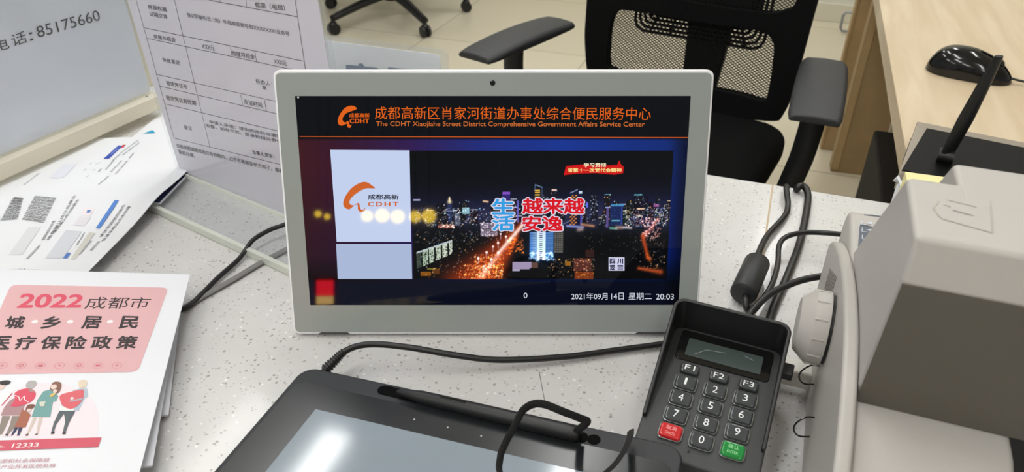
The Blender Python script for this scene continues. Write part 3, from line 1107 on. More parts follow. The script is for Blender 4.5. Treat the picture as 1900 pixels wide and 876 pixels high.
for j in range(5):
    for i in range(3):
        x, y = KA * (i - 1), (KB + KB0 if j == 0 else KB * (2 - j))
        hw, hh = (.0068, .0041) if j == 0 else (.0075, .0057)
        lg = legs[j][i]
        m = mk_red if lg == 'x' else mk_grn if lg == 'ok' else mk_key
        k = MB(Mk @ Matrix.Translation((x, y, 0))).prism(rrect(-hw, -hh, hw, hh, .0024, 4), .0001, .0036).build('key', m, kp, bev=.0018, seg=4)
        if lg == 'x':
            k['label'] = 'red cancel key'
        if lg == 'ok':
            k['label'] = 'green confirm key'
        if j:
            MB(Mk @ Matrix.Translation((x, y, 0))).prism(rrect(-hw - .0007, -hh - .0007, hw + .0007, hh + .0007, .003, 4), .0001, .0016).build('key_glint', rim, k)
        a = Art(frk, ink, 1e-4, .00365)
        W1 = (226, 228, 230)
        if lg == 'x':
            a.tbox('取消', x - .0035, y + .0002, x + .0035, y + .0034, (240, 170, 170))
            a.tbox('CANCEL', x - .0035, y - .0034, x + .0035, y - .0012, (240, 170, 170))
        elif lg == 'ok':
            a.tbox('确认', x - .0035, y + .0002, x + .0035, y + .0034, (150, 220, 160))
            a.tbox('ENTER', x - .0035, y - .0034, x + .0035, y - .0012, (150, 220, 160))
        elif j == 0:
            a.tbox(lg, x - .0036, y - .0022, x + .0036, y + .0022, W1)
        else:
            wd = .0008 if lg == '1' else .0017
            a.tbox(lg, x - wd, y - .0029, x + wd, y + .0029, W1)
        a.build('key_legend', k)
a = Art(frk, ink, 1e-4, .0002)
a.poly([(-.0072, -.0385), (-.0048, -.0385), (-.006, -.0362)], (16, 16, 16))
a.build('triangle_mark', kp)
MB(Mk).box(HX1 - .001, .036, .006, HX1 + .007, .046, .0135).build('cable_plug', M_BLK, kp, bev=.001)

# ------------------------------------------------------------------ signature pad
sTL, sTR = at(566, 678, .769), at(1272, 829, .791)
sx = (sTR - sTL)
sx.z = 0
sx.normalize()
sbk = Vector((-sx.y, sx.x, 0))
frs = Frame(sTL, sTR - sTL, sbk)
sg = thing('signature_pad', (sTL.x, sTL.y, TOP), 'flat black pen signature pad with a pale lit screen, at the front of the counter', 'signature pad', math.atan2(sx.y, sx.x))
Ms = inv(sg) @ frs.M
SW, SD = (sTR - sTL).length, .20
MB(Ms).prism(rrect(0, -SD, SW, 0, .013, 8), -.011, 0).build('body', mat('matt black pad shell', (32, 35, 38), .5, bump=.15, bscale=3000), sg, bev=.0022, seg=4)
for fx in (.012, SW - .032):
    for fy in (-.035, -SD + .015):
        q = [Ms @ Vector((fx + u, fy + v, -.0112)) for u, v in ((0, 0), (.018, 0), (.018, .018), (0, .018))]
        MB().add([(p.x, p.y, .0005) for p in q] + [tuple(p) for p in q], [(3, 2, 1, 0), (4, 5, 6, 7), (0, 1, 5, 4), (1, 2, 6, 5), (2, 3, 7, 6), (3, 0, 4, 7)]).build('foot', M_BLK, sg)
gx, gy = frs.P(552, 707)
MB(Ms).prism(rrect(gx, -SD + .006, SW - gx, gy, .009, 8), .0001, .0007).build('glass_panel', mat('black glass', (30, 33, 35), .22), sg, bev=.0002)
dx, dy = frs.P(586, 761)
mdisp = mat('lit pale screen', (30, 34, 36), .09, emit=(158, 170, 177), estr=.75)
MB(Ms).prism([(dx, -SD + .022), (SW - dx, -SD + .022), (SW - dx, dy), (dx, dy)], .0007, .0010).build('display', mdisp, sg)
sl0, sl1 = frs.P(712, 724), frs.P(1079, 812)
aslot = math.atan2(sl1[1] - sl0[1], sl1[0] - sl0[0])
hw = .0046
pts = []
for k in range(13):
    t = aslot + R(90 + 180 * k / 12)
    pts.append((sl0[0] + hw * math.cos(t), sl0[1] + hw * math.sin(t)))
for k in range(13):
    t = aslot + R(-90 + 180 * k / 12)
    pts.append((sl1[0] + hw * math.cos(t), sl1[1] + hw * math.sin(t)))
MB(Ms).prism(pts, .00005, .0004).build('pen_groove', mat('deep black hole', (4, 4, 4), .8, spec=.1), sg)
hc = frs.P(1102, 816)
MB(Ms).lathe([(.0044, .00005), (.0044, .0003), (.003, .0003)], 24, (hc[0], hc[1], 0)).build('pen_hole', mat('deep black hole', (4, 4, 4), .8), sg)
for q in ((769, 780), (831, 795), (893, 811)):
    p = frs.P(*q)
    MB(Ms).lathe([(.0006, .0007), (.0006, .0010)], 10, (p[0], p[1], 0)).build('indicator_dot', ink((180, 184, 180)), sg)
# cable with its ribbed sleeve
c0 = Ms @ Vector((*frs.P(600, 690, -.004), -.004))
cz = lambda px, py, z: inv(sg) @ at(px, py, z)
cab = smooth_path([c0, cz(622, 668, .770), cz(640, 652, .773), cz(665, 642, .774), cz(700, 639, .773), cz(760, 645, .770), cz(850, 660, .764), cz(930, 668, .759), cz(1050, 662, .756), cz(1150, 649, .755), cz(1240, 637, .755), cz(1300, 628, .755)], 8)
cbl = MB().tube(cab, .0026, 12).build('cable', M_RUB, sg, smooth=True)
i1 = 17
L_ = [(cab[i] - cab[i - 1]).length for i in range(1, len(cab))]
sl = smooth_path(cab[1:i1], 5)
rs = [(.0046 - .0013 * i / len(sl)) * (1 if (i // 4) % 2 else .8) for i in range(len(sl))]
MB().tube(sl, rs, 14).build('strain_relief', M_RUB, cbl, smooth=False)

# stylus lying in the groove, with its lanyard
p0, p1 = frs.P(738, 731, .003), frs.P(1076, 811, .003)
w0, w1 = frs.M @ Vector((*p0, .0054)), frs.M @ Vector((*p1, .0054))
st = thing('stylus', w0, 'black stylus in the groove of the signature pad, tied to a strap', 'stylus')
loc = lambda v: v - w0
dv = (w1 - w0)
prof = [(0, .0012), (.02, .0022), (.1, .0036), (.14, .0044), (.5, .0048), (.93, .0052), (.985, .0048), (1, .0038)]
MB().tube([loc(w0 + dv * t) for t, _ in prof], [r * 1.06 for _, r in prof], 18).build('barrel', M_BLK, st, smooth=True)
up = frs.n
s0, s1 = w0 + dv * .26 + up * .0042, w0 + dv * .40 + up * .0044
MB().tube([loc(s0), loc(s1)], .0013, 8).build('side_button', M_BLKG, st, smooth=True)
strap = mat('black woven strap', (12, 12, 13), .85, noise=.5, nscale=900, bump=.8, bscale=1400)
sp_ = smooth_path([loc(v) for v in (w1 + dv * .0 + up * .001, at(1072, 799, .806), at(1089, 783, .812), at(1076, 776, .815), at(1045, 764, .82), at(1012, 751, .822), at(990, 750, .822), at(970, 762, .82), at(955, 790, .815), at(938, 822, .81), at(928, 850, .806), at(932, 885, .802), at(990, 930, .80), at(1080, 905, .80), at(1130, 872, .806), at(1155, 842, .810), at(1168, 814, .808), at(1170, 800, .797))], 8)
MB().tube(sp_, .0028, 10, flat=(1.0, .32)).build('lanyard', strap, st, smooth=True)

# ------------------------------------------------------------------ cables on the counter
def cable(name, label, pts, r, cat='cable'):
    P0 = at(*pts[0])
    t = thing(name, (P0.x, P0.y, TOP), label, cat)
    path = smooth_path([at(*p) - t.location for p in pts], 8)
    MB().tube(path, r, 12).build('cord', M_RUB, t, smooth=True)
    return t, path


zc = TOP + .0042
t, path = cable('cable', 'black cable with a barrel shaped ferrite bead, left of the printer',
                [(1472, 372, .70), (1459, 346, .757), (1462, 380, zc), (1455, 402, zc), (1422, 440, zc + .003), (1402, 485, .763), (1391, 520, .764), (1383, 560, .762), (1392, 582, zc)], .0031)
p, q = at(1405, 487, .764) - t.location, at(1379, 546, .764) - t.location
MB().lathe([(.0045, -.0005), (.0105, 0), (.0118, .0015), (.0118, (q - p).length - .0015), (.0105, (q - p).length), (.0045, (q - p).length + .0005)], 28, p, q - p).build('ferrite_bead', mat('matt black ferrite shell', (34, 35, 37), .5), t, smooth=True)
cable('cable', 'thick black cable looping over the back edge of the counter',
      [(1476, 372, .70), (1478, 352, .752), (1490, 345, .757), (1499, 360, zc), (1496, 395, zc), (1484, 450, zc), (1462, 510, zc), (1440, 560, zc), (1425, 600, zc)], .0038)
cable('cable', 'thin black cable bending into the upper left side of the printer',
      [(1392, 582, .759), (1408, 566, .763), (1432, 528, .763), (1443, 490, .762), (1446, 455, .764), (1460, 439, .766), (1490, 432, .768), (1525, 432, .768), (1572, 436, .775)], .0026)
cable('cable', 'black cable running from the pin pad to beside the printer knob',
      [(1385, 594, .757), (1400, 572, .763), (1430, 545, .769), (1470, 526, .773), (1500, 517, .776), (1540, 510, .776)], .0031)
cable('cable', 'black cable running behind the tablet from the pink booklet', [(560, 404, .767), (525, 418, .765), (500, 427, .764), (470, 445, .762), (455, 465, .757), (440, 484, zc), (405, 515, zc), (375, 545, zc), (350, 568, zc), (320, 582, zc)], .0023)
P0 = at(540, 458, TOP)
t = thing('flat_cable', P0, 'flat grey cable under the black one, left of the tablet', 'cable')
path = smooth_path([at(*p) - P0 for p in [(560, 448, .753), (525, 466, .7525), (480, 490, .7525), (430, 520, .7525), (385, 545, .7525), (340, 572, .7525)]], 6)
MB().tube(path, .0034, 10, flat=(1, .5)).build('cord', mat('grey cable sheath', (120, 120, 118), .45), t, smooth=True)

# ------------------------------------------------------------------ acrylic sign with the tenancy form
ACR = acrylic('clear acrylic', (252, 253, 254), .04)
ACE = acrylic('frosted acrylic foot', (236, 238, 230), .62)
ACY = acrylic('aged acrylic foot', (246, 242, 228), .6, (238, 233, 218))
f0, f1 = at(335, 330, TOP), at(520, 408, TOP)
fx = (f1 - f0)
fx.z = 0
fx.normalize()
fnn = Vector((fx.y, -fx.x, 0))
frf = Frame(f0 + Vector((0, 0, .001)), fx, Vector((0, 0, 1)) + fnn * math.tan(R(2)))
s1 = thing('sign_stand', (f0.x, f0.y, TOP), 'upright clear acrylic stand holding the grey table form, behind the tablet', 'sign holder', math.atan2(fx.y, fx.x))
M1 = inv(s1) @ frf.M
FWD = .286
MB(M1).box(.003, .0095, -.0032, FWD, .305, -.0012).build('rear_sheet', ACR, s1)
MB(M1).box(.003, .0095, .0012, FWD, .305, .0032).build('front_sheet', ACR, s1)
Mf = Matrix(((1, 0, 0, 0), (0, 0, -1, 0), (0, 1, 0, 0), (0, 0, 0, 1)))
MB().box(-.003, -.060, .0008, FWD, .004, .0085).build('foot', ACR, s1)
MB().box(-.003, -.0655, .0006, FWD, -.0605, .0090).build('foot_edge', ACE, s1, bev=.0006)
MB().box(-.003, -.0055, .0086, FWD, -.0035, .0125).build('foot_seam', ACE, s1)
# form
pf = MB(frf.M).prism([(.0035, .010), (FWD - .005, .010), (FWD - .005, .300), (.0035, .300)], -.0008, .0002).build('printed_form', mat('greyish form paper', (222, 217, 226), .7, spec=.2), None)
tag(pf, 'grey printed table form with ruled boxes, inside the upright acrylic stand', 'paper form')
fa = Art(frf, ink, 1.5e-4, .0003)
BK = (62, 58, 66)


def L(a, b, wd=.0006):
    fa.pxline(a, b, wd, BK)


Z = lambda x, y: (x / 2.92, y / 2.92)
vl = [Z(740, 0), Z(785, 150), Z(850, 402), Z(895, 560), Z(945, 748)]
fl0, fl1 = frf.P(*Z(740, 0)), frf.P(*Z(945, 748))
L(Z(738, -6), Z(945, 748))
L(Z(945, -6), Z(1140, 800))
L(Z(1600, -6), Z(1657, 378))
L(Z(1657, 378), (575, 200))
for a, b in ((Z(785, 150), Z(1647, 331)), (Z(800, 207), Z(1658, 392)), (Z(850, 402), Z(1700, 595)), (Z(868, 466), Z(1710, 665)), (Z(895, 562), Z(1720, 760)), (Z(945, 748), Z(1760, 950)), (Z(1135, 0), Z(1612, 90)), (Z(1305, 512), Z(1318, 570)), (Z(1435, 541), Z(1445, 604)), (Z(1250, 252), Z(1260, 308)), (Z(1383, 281), Z(1393, 338)), (Z(1192, -10), Z(1196, 12)), (Z(1335, 0), Z(1338, 40))):
    L(a, b)


def ft(txt, x0, y0, x1, y1, h, x2=None, bold=.0, col=BK):   # zoomed baseline left -> right, letter height h
    a, b = Z(x0, y0), Z(x1, y1)
    k = h / 2.92
    fa.pxtext(txt, [a, b, (b[0] - .12 * k, b[1] - k), (a[0] - .28 * k, a[1] - k)], col, 2, max(bold, .008))


ft('框架（电梯）', 1388, 40, 1548, 58, 32)
ft('房屋权属', 808, 48, 906, 64, 26)
ft('证明文件', 816, 86, 912, 104, 26)
ft('登记字编号/丘（地）号/档案保管号:权XXXXXXX/业务号', 1020, 92, 1572, 196, 26)
ft('房屋年租金', 838, 208, 956, 228, 24)
ft('XXX元', 1100, 262, 1166, 276, 28)
ft('房屋月租金', 1262, 300, 1384, 322, 28)
ft('XXX元', 1490, 344, 1558, 358, 28)
ft('审批意见', 886, 334, 978, 352, 24)
ft('经办人：', 1392, 452, 1480, 470, 28)
ft('章', 1426, 484, 1446, 488, 22)
ft('租赁凭证号', 906, 460, 1018, 484, 24)
ft('租赁凭证有效期', 906, 540, 1066, 572, 26)
ft('发证时间', 1326, 562, 1424, 584, 28)
ft('备注', 1002, 700, 1044, 706, 24)
for i, s_ in enumerate(('申请人承诺：提供的资料与事实', '完整，如有不实，愿承担相关责任')):
    ft(s_, 1140 - i * 20, 668 + i * 20, 1530, 752 + i * 26, 20)
ft('当事人签字：', 1372, 832, 1490, 860, 22)
ft('如租赁期满需续租在有效期内，乙方不再居住甲方房子，需要', 962, 800, 1540, 940, 24, bold=.01)
ft('重新办理。', 972, 832, 1060, 856, 24, bold=.01)
o = fa.build('printed_lines', pf)

# ------------------------------------------------------------------ acrylic sign with the telephone number
g0, g1 = at(-40, 343, TOP + .012), at(287, 197, TOP + .012)
gx = (g1 - g0)
gx.z = 0
gx.normalize()
frg = Frame(g0, gx, (0, 0, 1))
s2 = thing('sign_stand', (g0.x, g0.y, TOP + .012), 'clear acrylic stand with the telephone number sheet, at the far left over the leaflets', 'sign holder', math.atan2(gx.y, gx.x))
M2 = inv(s2) @ frg.M
GW = frg.P(287, 197)[0]
MB(M2).box(-.05, .020, -.0045, GW, .40, -.002).build('rear_sheet', ACR, s2)
MB(M2).box(-.05, .020, .002, GW, .40, .0045).build('front_sheet', ACR, s2)
MB(M2).box(-.05, .0005, -.02, GW + .004, .0195, .016).build('foot', ACY, s2, bev=.0015)
sc_ = frg.P(268, 180)
MB(M2).lathe([(.0028, .0045), (.0028, .0065), (.0015, .0075)], 16, (sc_[0], sc_[1], 0)).build('screw', mat('grey screw', (130, 132, 132), .35, metal=.8), s2)
ps = MB(frg.M).box(-.05, .022, -.0008, GW - .0005, .39, .0003).build('printed_sheet', mat('bluish sheet', (232, 235, 244), .7, spec=.2), None)
tag(ps, 'pale bluish sheet with the printed number 85175660, in the left acrylic stand', 'notice')
ga = Art(frg, ink, 1.5e-4, .0005)
DK = (58, 58, 64)
ga.pxtext('85175660', [Z(205, 205), Z(545, 108), Z(528, 52), Z(190, 145)], DK, 2)
ga.pxtext('：', [Z(160, 222), Z(180, 216), Z(172, 172), Z(153, 178)], DK, 2)
ga.pxtext('话', [Z(70, 255), Z(148, 228), Z(132, 165), Z(52, 188)], DK, 2)
ga.pxtext('电', [Z(-25, 282), Z(52, 262), Z(36, 200), Z(-42, 222)], DK, 2)
ga.build('printed_number', ps)

# ------------------------------------------------------------------ name plate
n1, n0 = at(838, 259, TOP), None
dirA = A_
n0 = n1 - dirA * .30
frn = Frame(n0 + Vector((0, 0, .001)), dirA, (0, 0, 1))
npl = thing('name_plate', (n0.x, n0.y, TOP), 'low clear acrylic name plate with grey lettering, behind the top left corner of the tablet', 'name plate', YAW)
Mn = inv(npl) @ frn.M
nh = frn.P(822, 92)[1]
MB(Mn).prism(rrect(0, .0, .30, nh, .008), -.003, -.0012).build('rear_sheet', ACR, npl)
MB(Mn).prism(rrect(0, .0, .30, nh, .008), .0012, .003).build('front_sheet', ACR, npl)
MB(Mn).box(.02, 0, -.03, .28, .004, .03).build('foot', ACE, npl, bev=.0008)
pp = MB(frn.M).prism(rrect(.002, .006, .290, nh - .007, .006), -.0006, .0004).build('name_card', mat('white name card', (228, 230, 230), .6), None)
tag(pp, 'white card with grey-blue characters, inside the low acrylic name plate', 'card')
na = Art(frn, ink, 1.5e-4, .0006)
na.pxtext('窗', [(644, 172), (704, 180), (702, 120), (642, 114)], (130, 142, 160), 2, bold=.03)
na.pxtext('口', [(722, 182), (776, 188), (774, 130), (720, 124)], (130, 142, 160), 2, bold=.03)
na.build('printed_characters', pp)

# ------------------------------------------------------------------ leaflets and booklets
BL = at(161, 504, .766)
TRc = at(331, 331, .766)
ley = (TRc - BL)
ley.z = 0
ley.normalize()
lex = Vector((ley.y, -ley.x, 0))
frl = Frame(BL, lex, ley)
LH = .285
mseg = 14


def lf_bend(v):                             # gentle rise towards the crease, both halves sag a little
    cr = frl.P(295, 369)[1]
    t = (v.y - cr)
    return Vector((v.x, v.y, v.z + .004 * math.exp(-(t / .03) ** 2) * max(0, 1 + v.x / .17) - .0012 - .0088 * min(1, max(0, (-v.x - .05) / .12)) ** 1.2))


def sheet(name, frame, x0, y0, x1, y1, th, material, bend=None, parent=None, nx=10, ny=14):
    vs, fs = [], []
    for s_ in (0, 1):
        for j in range(ny + 1):
            for i in range(nx + 1):
                q = Vector((x0 + (x1 - x0) * i / nx, y0 + (y1 - y0) * j / ny, 0))
                if bend:
                    q = bend(q)
                q.z -= th * s_
                vs.append(frame.M @ q)
    m = (nx + 1) * (ny + 1)
    for j in range(ny):
        for i in range(nx):
            a = j * (nx + 1) + i
            f = (a, a + 1, a + nx + 2, a + nx + 1)
            fs += [f, tuple(m + k for k in f[::-1])]
    for i in range(nx):
        a, b = i, ny * (nx + 1) + i
        fs += [(a, m + a, m + a + 1, a + 1), (b, b + 1, m + b + 1, m + b)]
    for j in range(ny):
        a, b = j * (nx + 1), j * (nx + 1) + nx
        fs += [(a, a + nx + 1, m + a + nx + 1, m + a), (b, m + b, m + b + nx + 1, b + nx + 1)]
    return MB().add(vs, fs).build(name, material, parent, smooth=True)


lf = sheet('leaflet', frl, -.235, 0, 0, LH, .0006, M_PAPER, lf_bend)
tag(lf, 'open white printed leaflet with blue bars and a crease, left of the upright form', 'leaflet')
la = Art(frl, ink, 1.5e-4, .0002)


def ZL(x, y):
    return (x / 2.92, 220 + y / 2.92)


def lrow(p, q, h, col, n=1, txt=None):
    """rows of small print; p->q runs along the row"""
    for k in range(n):
        la.pxline(p, q, h, col)


rg = random.Random(3)
SHORT = ['电子税务局办理指南', '登录系统后点击办理', '选择险种并填写信息', '缴费确认成功后提示', '扫码关注查询进度', '请按页面提示操作']


def small(p0, p1, h, col=(120, 122, 128), txt=None):
    a, b = Vector(frl.P(*p0)), Vector(frl.P(*p1))
    d = (b - a).normalized()
    n = Vector((-d.y, d.x)) * h * 1.2
    col = tuple(max(0, c - 22) for c in col)
    la.text(txt or rg.choice(SHORT), [a, b, b + n, a + n], col, 1)


ZB = lambda x, y: (x / 4.61, 340 + y / 4.61)
ZA = lambda x, y: (x / 5.474, 220 + y / 5.474)
for i in range(9):                          # dense block by the fold
    k = i * 17
    small(ZB(0 + k, 265 - 0 * i), ZB(105 + k * .55, 60 - 10 + i * 2), .0022, (120, 122, 126))
for i in range(12):
    k = i * 16
    small(ZB(190 + k, 270 + i * 4), ZB(300 + k, 60 + i * 3), .0022, (122, 124, 128))
for i, (a, b) in enumerate((((420, 470), (650, 90)), ((470, 410), (680, 130)), ((240, 635), (350, 515)), ((375, 470), (470, 300)))):
    small(ZB(*a), ZB(*b), .0028, (110, 112, 118))
for a, b in (((890, 490), (1125, 205)), ((870, 455), (1080, 195)), ((790, 570), (860, 490))):
    small(ZB(*a), ZB(*b), .0028, (110, 112, 118))
BLU = (88, 134, 204)
la.px([ZB(815, 380), ZB(850, 384), ZB(1022, 160), ZB(985, 155)], BLU, 1)
la.px([ZB(535, 634), ZB(570, 638), ZB(604, 592), ZB(575, 588)], (86, 124, 190), 2)
la.px([ZB(385, 632), ZB(535, 636), ZB(700, 405), ZB(560, 390)], (206, 209, 216), 1)
la.px([ZB(600, 642), ZB(640, 645), ZB(815, 420), ZB(760, 412)], (206, 205, 198), 1)
la.px([ZB(60, 585), ZB(180, 592), ZB(340, 350), ZB(230, 345)], (216, 218, 222), 1)
la.px([ZB(620, 350), ZB(720, 360), ZB(780, 285), ZB(680, 275)], (222, 218, 226), 1)
la.px([ZB(690, 262), ZB(770, 275), ZB(805, 218), ZB(730, 205)], (238, 226, 230), 1)
la.px([ZB(735, 248), ZB(765, 252), ZB(780, 230), ZB(748, 226)], (96, 140, 200), 2)
small(ZB(690, 605), ZB(790, 485), .0022)
small(ZB(665, 520), ZB(730, 415), .0018)
la.px([ZA(1035, 370), ZA(1095, 372), ZA(1235, 240), ZA(1190, 232)], (58, 84, 178), 1)
la.px([ZA(1212, 262), ZA(1240, 262), ZA(1268, 232), ZA(1235, 230)], (200, 80, 90), 2)
small(ZA(1125, 325), ZA(1190, 268), .0018, (206, 216, 240))
for a, b in (((1225, 320), (1405, 190)), ((1245, 345), (1420, 215)), ((1080, 490), (1160, 385)), ((1130, 520), (1240, 400)), ((1180, 545), (1300, 405)), ((1010, 655), (1110, 560)), ((1000, 510), (1030, 475)), ((1150, 390), (1220, 330)), ((1320, 380), (1365, 325))):
    small(ZA(*a), ZA(*b), .0024, (138, 142, 150))
la.px([ZA(480, 535), ZA(620, 550), ZA(760, 400), ZA(620, 390)], (222, 225, 236), 1)
for a, b in (((905, 420), (930, 400)), ((960, 425), (1020, 405)), ((840, 485), (870, 465)), ((870, 560), (905, 540)), ((930, 490), (960, 480))):
    small(ZA(*a), ZA(*b), .0018, (170, 174, 182), '操作提示')
small(ZA(220, 600), ZA(380, 480), .002, (150, 154, 160))
c_ = frl.P(37, 499)
la.ring(c_, .0036, .0004, (110, 112, 116))
la.tbox('27', c_[0] - .0016, c_[1] - .0014, c_[0] + .0016, c_[1] + .0014, (110, 112, 116), 2)


def lb2(q):
    b = lf_bend(q)
    return b


la.build('printed_matter', lf, lb2)
# dark blue booklets whose edges show under the leaflet
nav = mat('navy booklet cover', (28, 36, 74), .45)
for i in range(3):
    q0 = at(331 - 3 * i, 335 + 1 * i, .752 + .0035 * (2 - i))
    fq = Frame(Vector((q0.x + .0035, q0.y - .012, TOP + .0008 + .0036 * (2 - i))), lex, ley)
    o = thing('booklet', fq.o, ('navy booklet, topmost of three under the printed leaflet', 'navy booklet, middle of three under the printed leaflet', 'navy booklet, lowest of three under the printed leaflet')[i], 'booklet', math.atan2(lex.y, lex.x), 'navy booklets under the leaflet')
    MB().box(-.06 - .002 * i, -.04, 0, -.001 * i, .105, .0032).build('pages', M_PAPER, o)
    MB().box(-.061 - .002 * i, -.041, .0032, .0005 - .001 * i, .106, .0035).build('cover', nav, o)
# sheet with the cyan corner, behind
q = at(262, 262, TOP + .004)
frc = Frame(Vector((q.x, q.y, TOP + .0022)), lex, ley)
cy_ = sheet('flyer', frc, -.02, -.03, .10, .10, .0012, M_PAPER)
tag(cy_, 'white flyer with a cyan corner, lying behind the printed leaflet', 'flyer')
ca = Art(frc, ink, 1.5e-4, .0003)
ca.px([ZA(1450, 155), ZA(1580, 150), ZA(1550, 120)], (40, 160, 200), 1)
ca.build('cyan_corner', cy_)

# pink policy booklets: wedge shaped because the folded spine lies on the left
TRb = at(352, 510, .775)
e_dn = Vector((.037, -.218, 0)).normalized()
e_lf = Vector((-.131, -.027, .025)).normalized()
frb = Frame(TRb, -e_lf, -e_dn)


def booklet(k, label, o_, rot, dz, wdt=.21, hgt=.297):
    ex = Matrix.Rotation(R(rot), 3, 'Z') @ Vector((-e_lf.x, -e_lf.y, 0)).normalized()
    yaw = math.atan2(ex.y, ex.x)
    t = thing('booklet', o_, label, 'booklet', yaw, 'pink policy booklets')
    return t


bt = thing('booklet', (TRb.x, TRb.y, .7725), 'white booklet with a pink title panel dated 2022, topmost of its pile', 'booklet', math.atan2(frb.ex.y, frb.ex.x), 'pink policy booklets')
Mb = inv(bt) @ frb.M
MB(Mb).box(-.21, -.297, -.0022, 0, 0, -.0002).build('pages', M_PAPER, bt)
cv = MB(Mb).box(-.2102, -.2972, -.0002, .0003, .0003, .0001).build('cover', mat('glossy cover paper', (226, 228, 234), .45), bt)
PK, PKD, DKT = (218, 174, 177), (206, 92, 108), (60, 53, 55)
aa = Art(frb, ink, 1.2e-4, .00015)
ZC_ = lambda x, y: (x / 2.212, 480 + y / 2.212)
ZD = lambda x, y: (x / 4.71, 690 + y / 4.71)
# pink panel with rounded corners
pq = [ZC_(-120, 478), ZC_(566, 466), ZC_(692, 120), ZC_(45, 108)]
c4 = [Vector(frb.P(*p)) for p in pq]
out = []
for i in range(4):
    p, a, b = c4[i], c4[i - 1], c4[(i + 1) % 4]
    u, v = (a - p).normalized() * .006, (b - p).normalized() * .006
    for k in range(6):
        t = k / 5
        out.append(tuple((p + u) * (1 - t) ** 2 + p * 2 * t * (1 - t) + (p + v) * t * t))
aa.poly(out, PK, 1)
aa.pxtext('2022', [ZC_(66, 205), ZC_(330, 203), ZC_(352, 148), ZC_(88, 144)], (214, 84, 104), 2, bold=.03)
aa.pxtext('成都市', [ZC_(345, 208), ZC_(606, 206), ZC_(624, 160), ZC_(362, 158)], DKT, 2)
for s_, x in (('城', 16), ('乡', 164), ('居', 330), ('民', 484)):
    aa.pxtext(s_, [ZC_(x, 290), ZC_(x + 78, 288), ZC_(x + 94, 238), ZC_(x + 16, 236)], DKT, 2, bold=.03)
for x in (143, 288, 452):
    aa.disc(frb.P(*ZC_(x, 260)), .0022, (244, 232, 232), 2)
for i, s_ in enumerate('医疗保险政策'):
    x = -48 + i * 104
    aa.pxtext(s_, [ZC_(x, 376 - i * .6), ZC_(x + 84, 375 - i * .6), ZC_(x + 100, 319 - i * .4), ZC_(x + 16, 320 - i * .4)], DKT, 2, bold=.03)
for i, x in enumerate((10, 87, 166, 244, 324, 402, 480)):
    c_ = frb.P(*ZC_(x, 441))
    aa.ring(c_, .0034, .00035, (206, 130, 138), 2)
    if i % 3 == 0:
        aa.tbox('+', c_[0] - .0013, c_[1] - .0013, c_[0] + .0013, c_[1] + .0013, (206, 110, 120), 3)
    elif i % 3 == 1:
        aa.ring(c_, .0016, .0005, (206, 110, 120), 3)
    else:
        aa.poly([(c_[0] - .0016, c_[1] - .001), (c_[0] + .0016, c_[1] - .001), (c_[0] + .0016, c_[1] + .001), (c_[0] - .0016, c_[1] + .001)], (206, 110, 120), 3)
# pale pink disc behind the family
dc = [(860, 400), (845, 320), (800, 240), (700, 160), (560, 110), (400, 95), (260, 110), (120, 160), (0, 230), (-60, 400), (-60, 560), (380, 590), (850, 575)]
aa.px([ZD(*p) for p in dc], (240, 222, 228), 1)


def D(pts, col, layer=2):
    aa.px([ZD(*p) for p in pts], col, layer)


def Ds(pts, col, layer=2):
    aa.px([ZD(p.x, p.y) for p in smooth_path([(a, b, 0) for a, b in pts], 4, True)], col, layer)


# four grown-ups and a child, flat printed figures
SK = (226, 206, 196)
D([(0, 185), (110, 190), (60, 250), (-40, 340), (-60, 240)], (232, 236, 234), 2)
D([(105, 188), (112, 192), (20, 300), (10, 298)], (196, 90, 110), 3)
Ds([(0, 90), (60, 78), (95, 90), (70, 115), (10, 118)], (60, 56, 58), 3)
Ds([(-20, 120), (40, 118), (40, 145), (0, 160)], SK, 2)
D([(90, 250), (170, 215), (230, 260), (190, 385), (5, 385), (40, 310)], (170, 136, 140), 2)
Ds([(130, 190), (200, 155), (280, 155), (315, 200), (280, 260), (190, 300), (95, 305), (130, 250)], (212, 84, 104), 3)
Ds([(225, 120), (255, 85), (310, 85), (320, 115), (285, 150), (240, 150)], (176, 172, 172), 3)
D([(250, 150), (290, 160), (300, 190), (260, 180)], (176, 142, 140), 4)
for a, b in (((130, 210), (165, 225)), ((165, 225), (175, 260)), ((175, 260), (215, 215)), ((215, 215), (215, 250)), ((215, 250), (250, 272))):
    aa.pxline(ZD(*a), ZD(*b), .0005, (244, 230, 230), 4)
D([(20, 388), (95, 390), (60, 470), (20, 550), (-10, 555), (0, 470)], (142, 132, 124), 2)
D([(105, 390), (190, 388), (150, 470), (75, 552), (52, 548), (85, 470)], (142, 132, 124), 2)
D([(48, 548), (76, 550), (72, 565), (46, 562)], (60, 54, 56), 3)
D([(195, 330), (240, 355), (270, 380), (225, 490), (125, 488), (160, 420)], (166, 104, 84), 3)
Ds([(225, 330), (245, 295), (295, 290), (305, 310), (275, 330), (270, 350), (230, 352)], (120, 82, 72), 4)
D([(240, 330), (278, 330), (268, 355), (230, 355)], SK, 5)
D([(130, 490), (165, 490), (115, 558), (95, 565)], (62, 64, 92), 3)
D([(165, 490), (200, 490), (170, 562), (148, 565)], (62, 64, 92), 3)
D([(380, 175), (470, 150), (510, 220), (490, 265), (465, 262), (440, 400), (275, 398), (330, 245)], (116, 160, 158), 3)
Ds([(445, 130), (470, 95), (525, 95), (538, 125), (520, 180), (490, 190), (440, 160)], (134, 98, 84), 4)
Ds([(450, 125), (490, 118), (495, 145), (465, 160), (445, 150)], SK, 5)
D([(430, 215), (470, 190), (490, 200), (450, 230)], (214, 186, 110), 5)
Ds([(465, 170), (490, 160), (500, 180), (475, 195)], SK, 6)
D([(345, 270), (400, 265), (385, 310), (350, 308)], (206, 210, 196), 5)
D([(290, 402), (325, 402), (250, 552), (232, 552)], (206, 192, 184), 2)
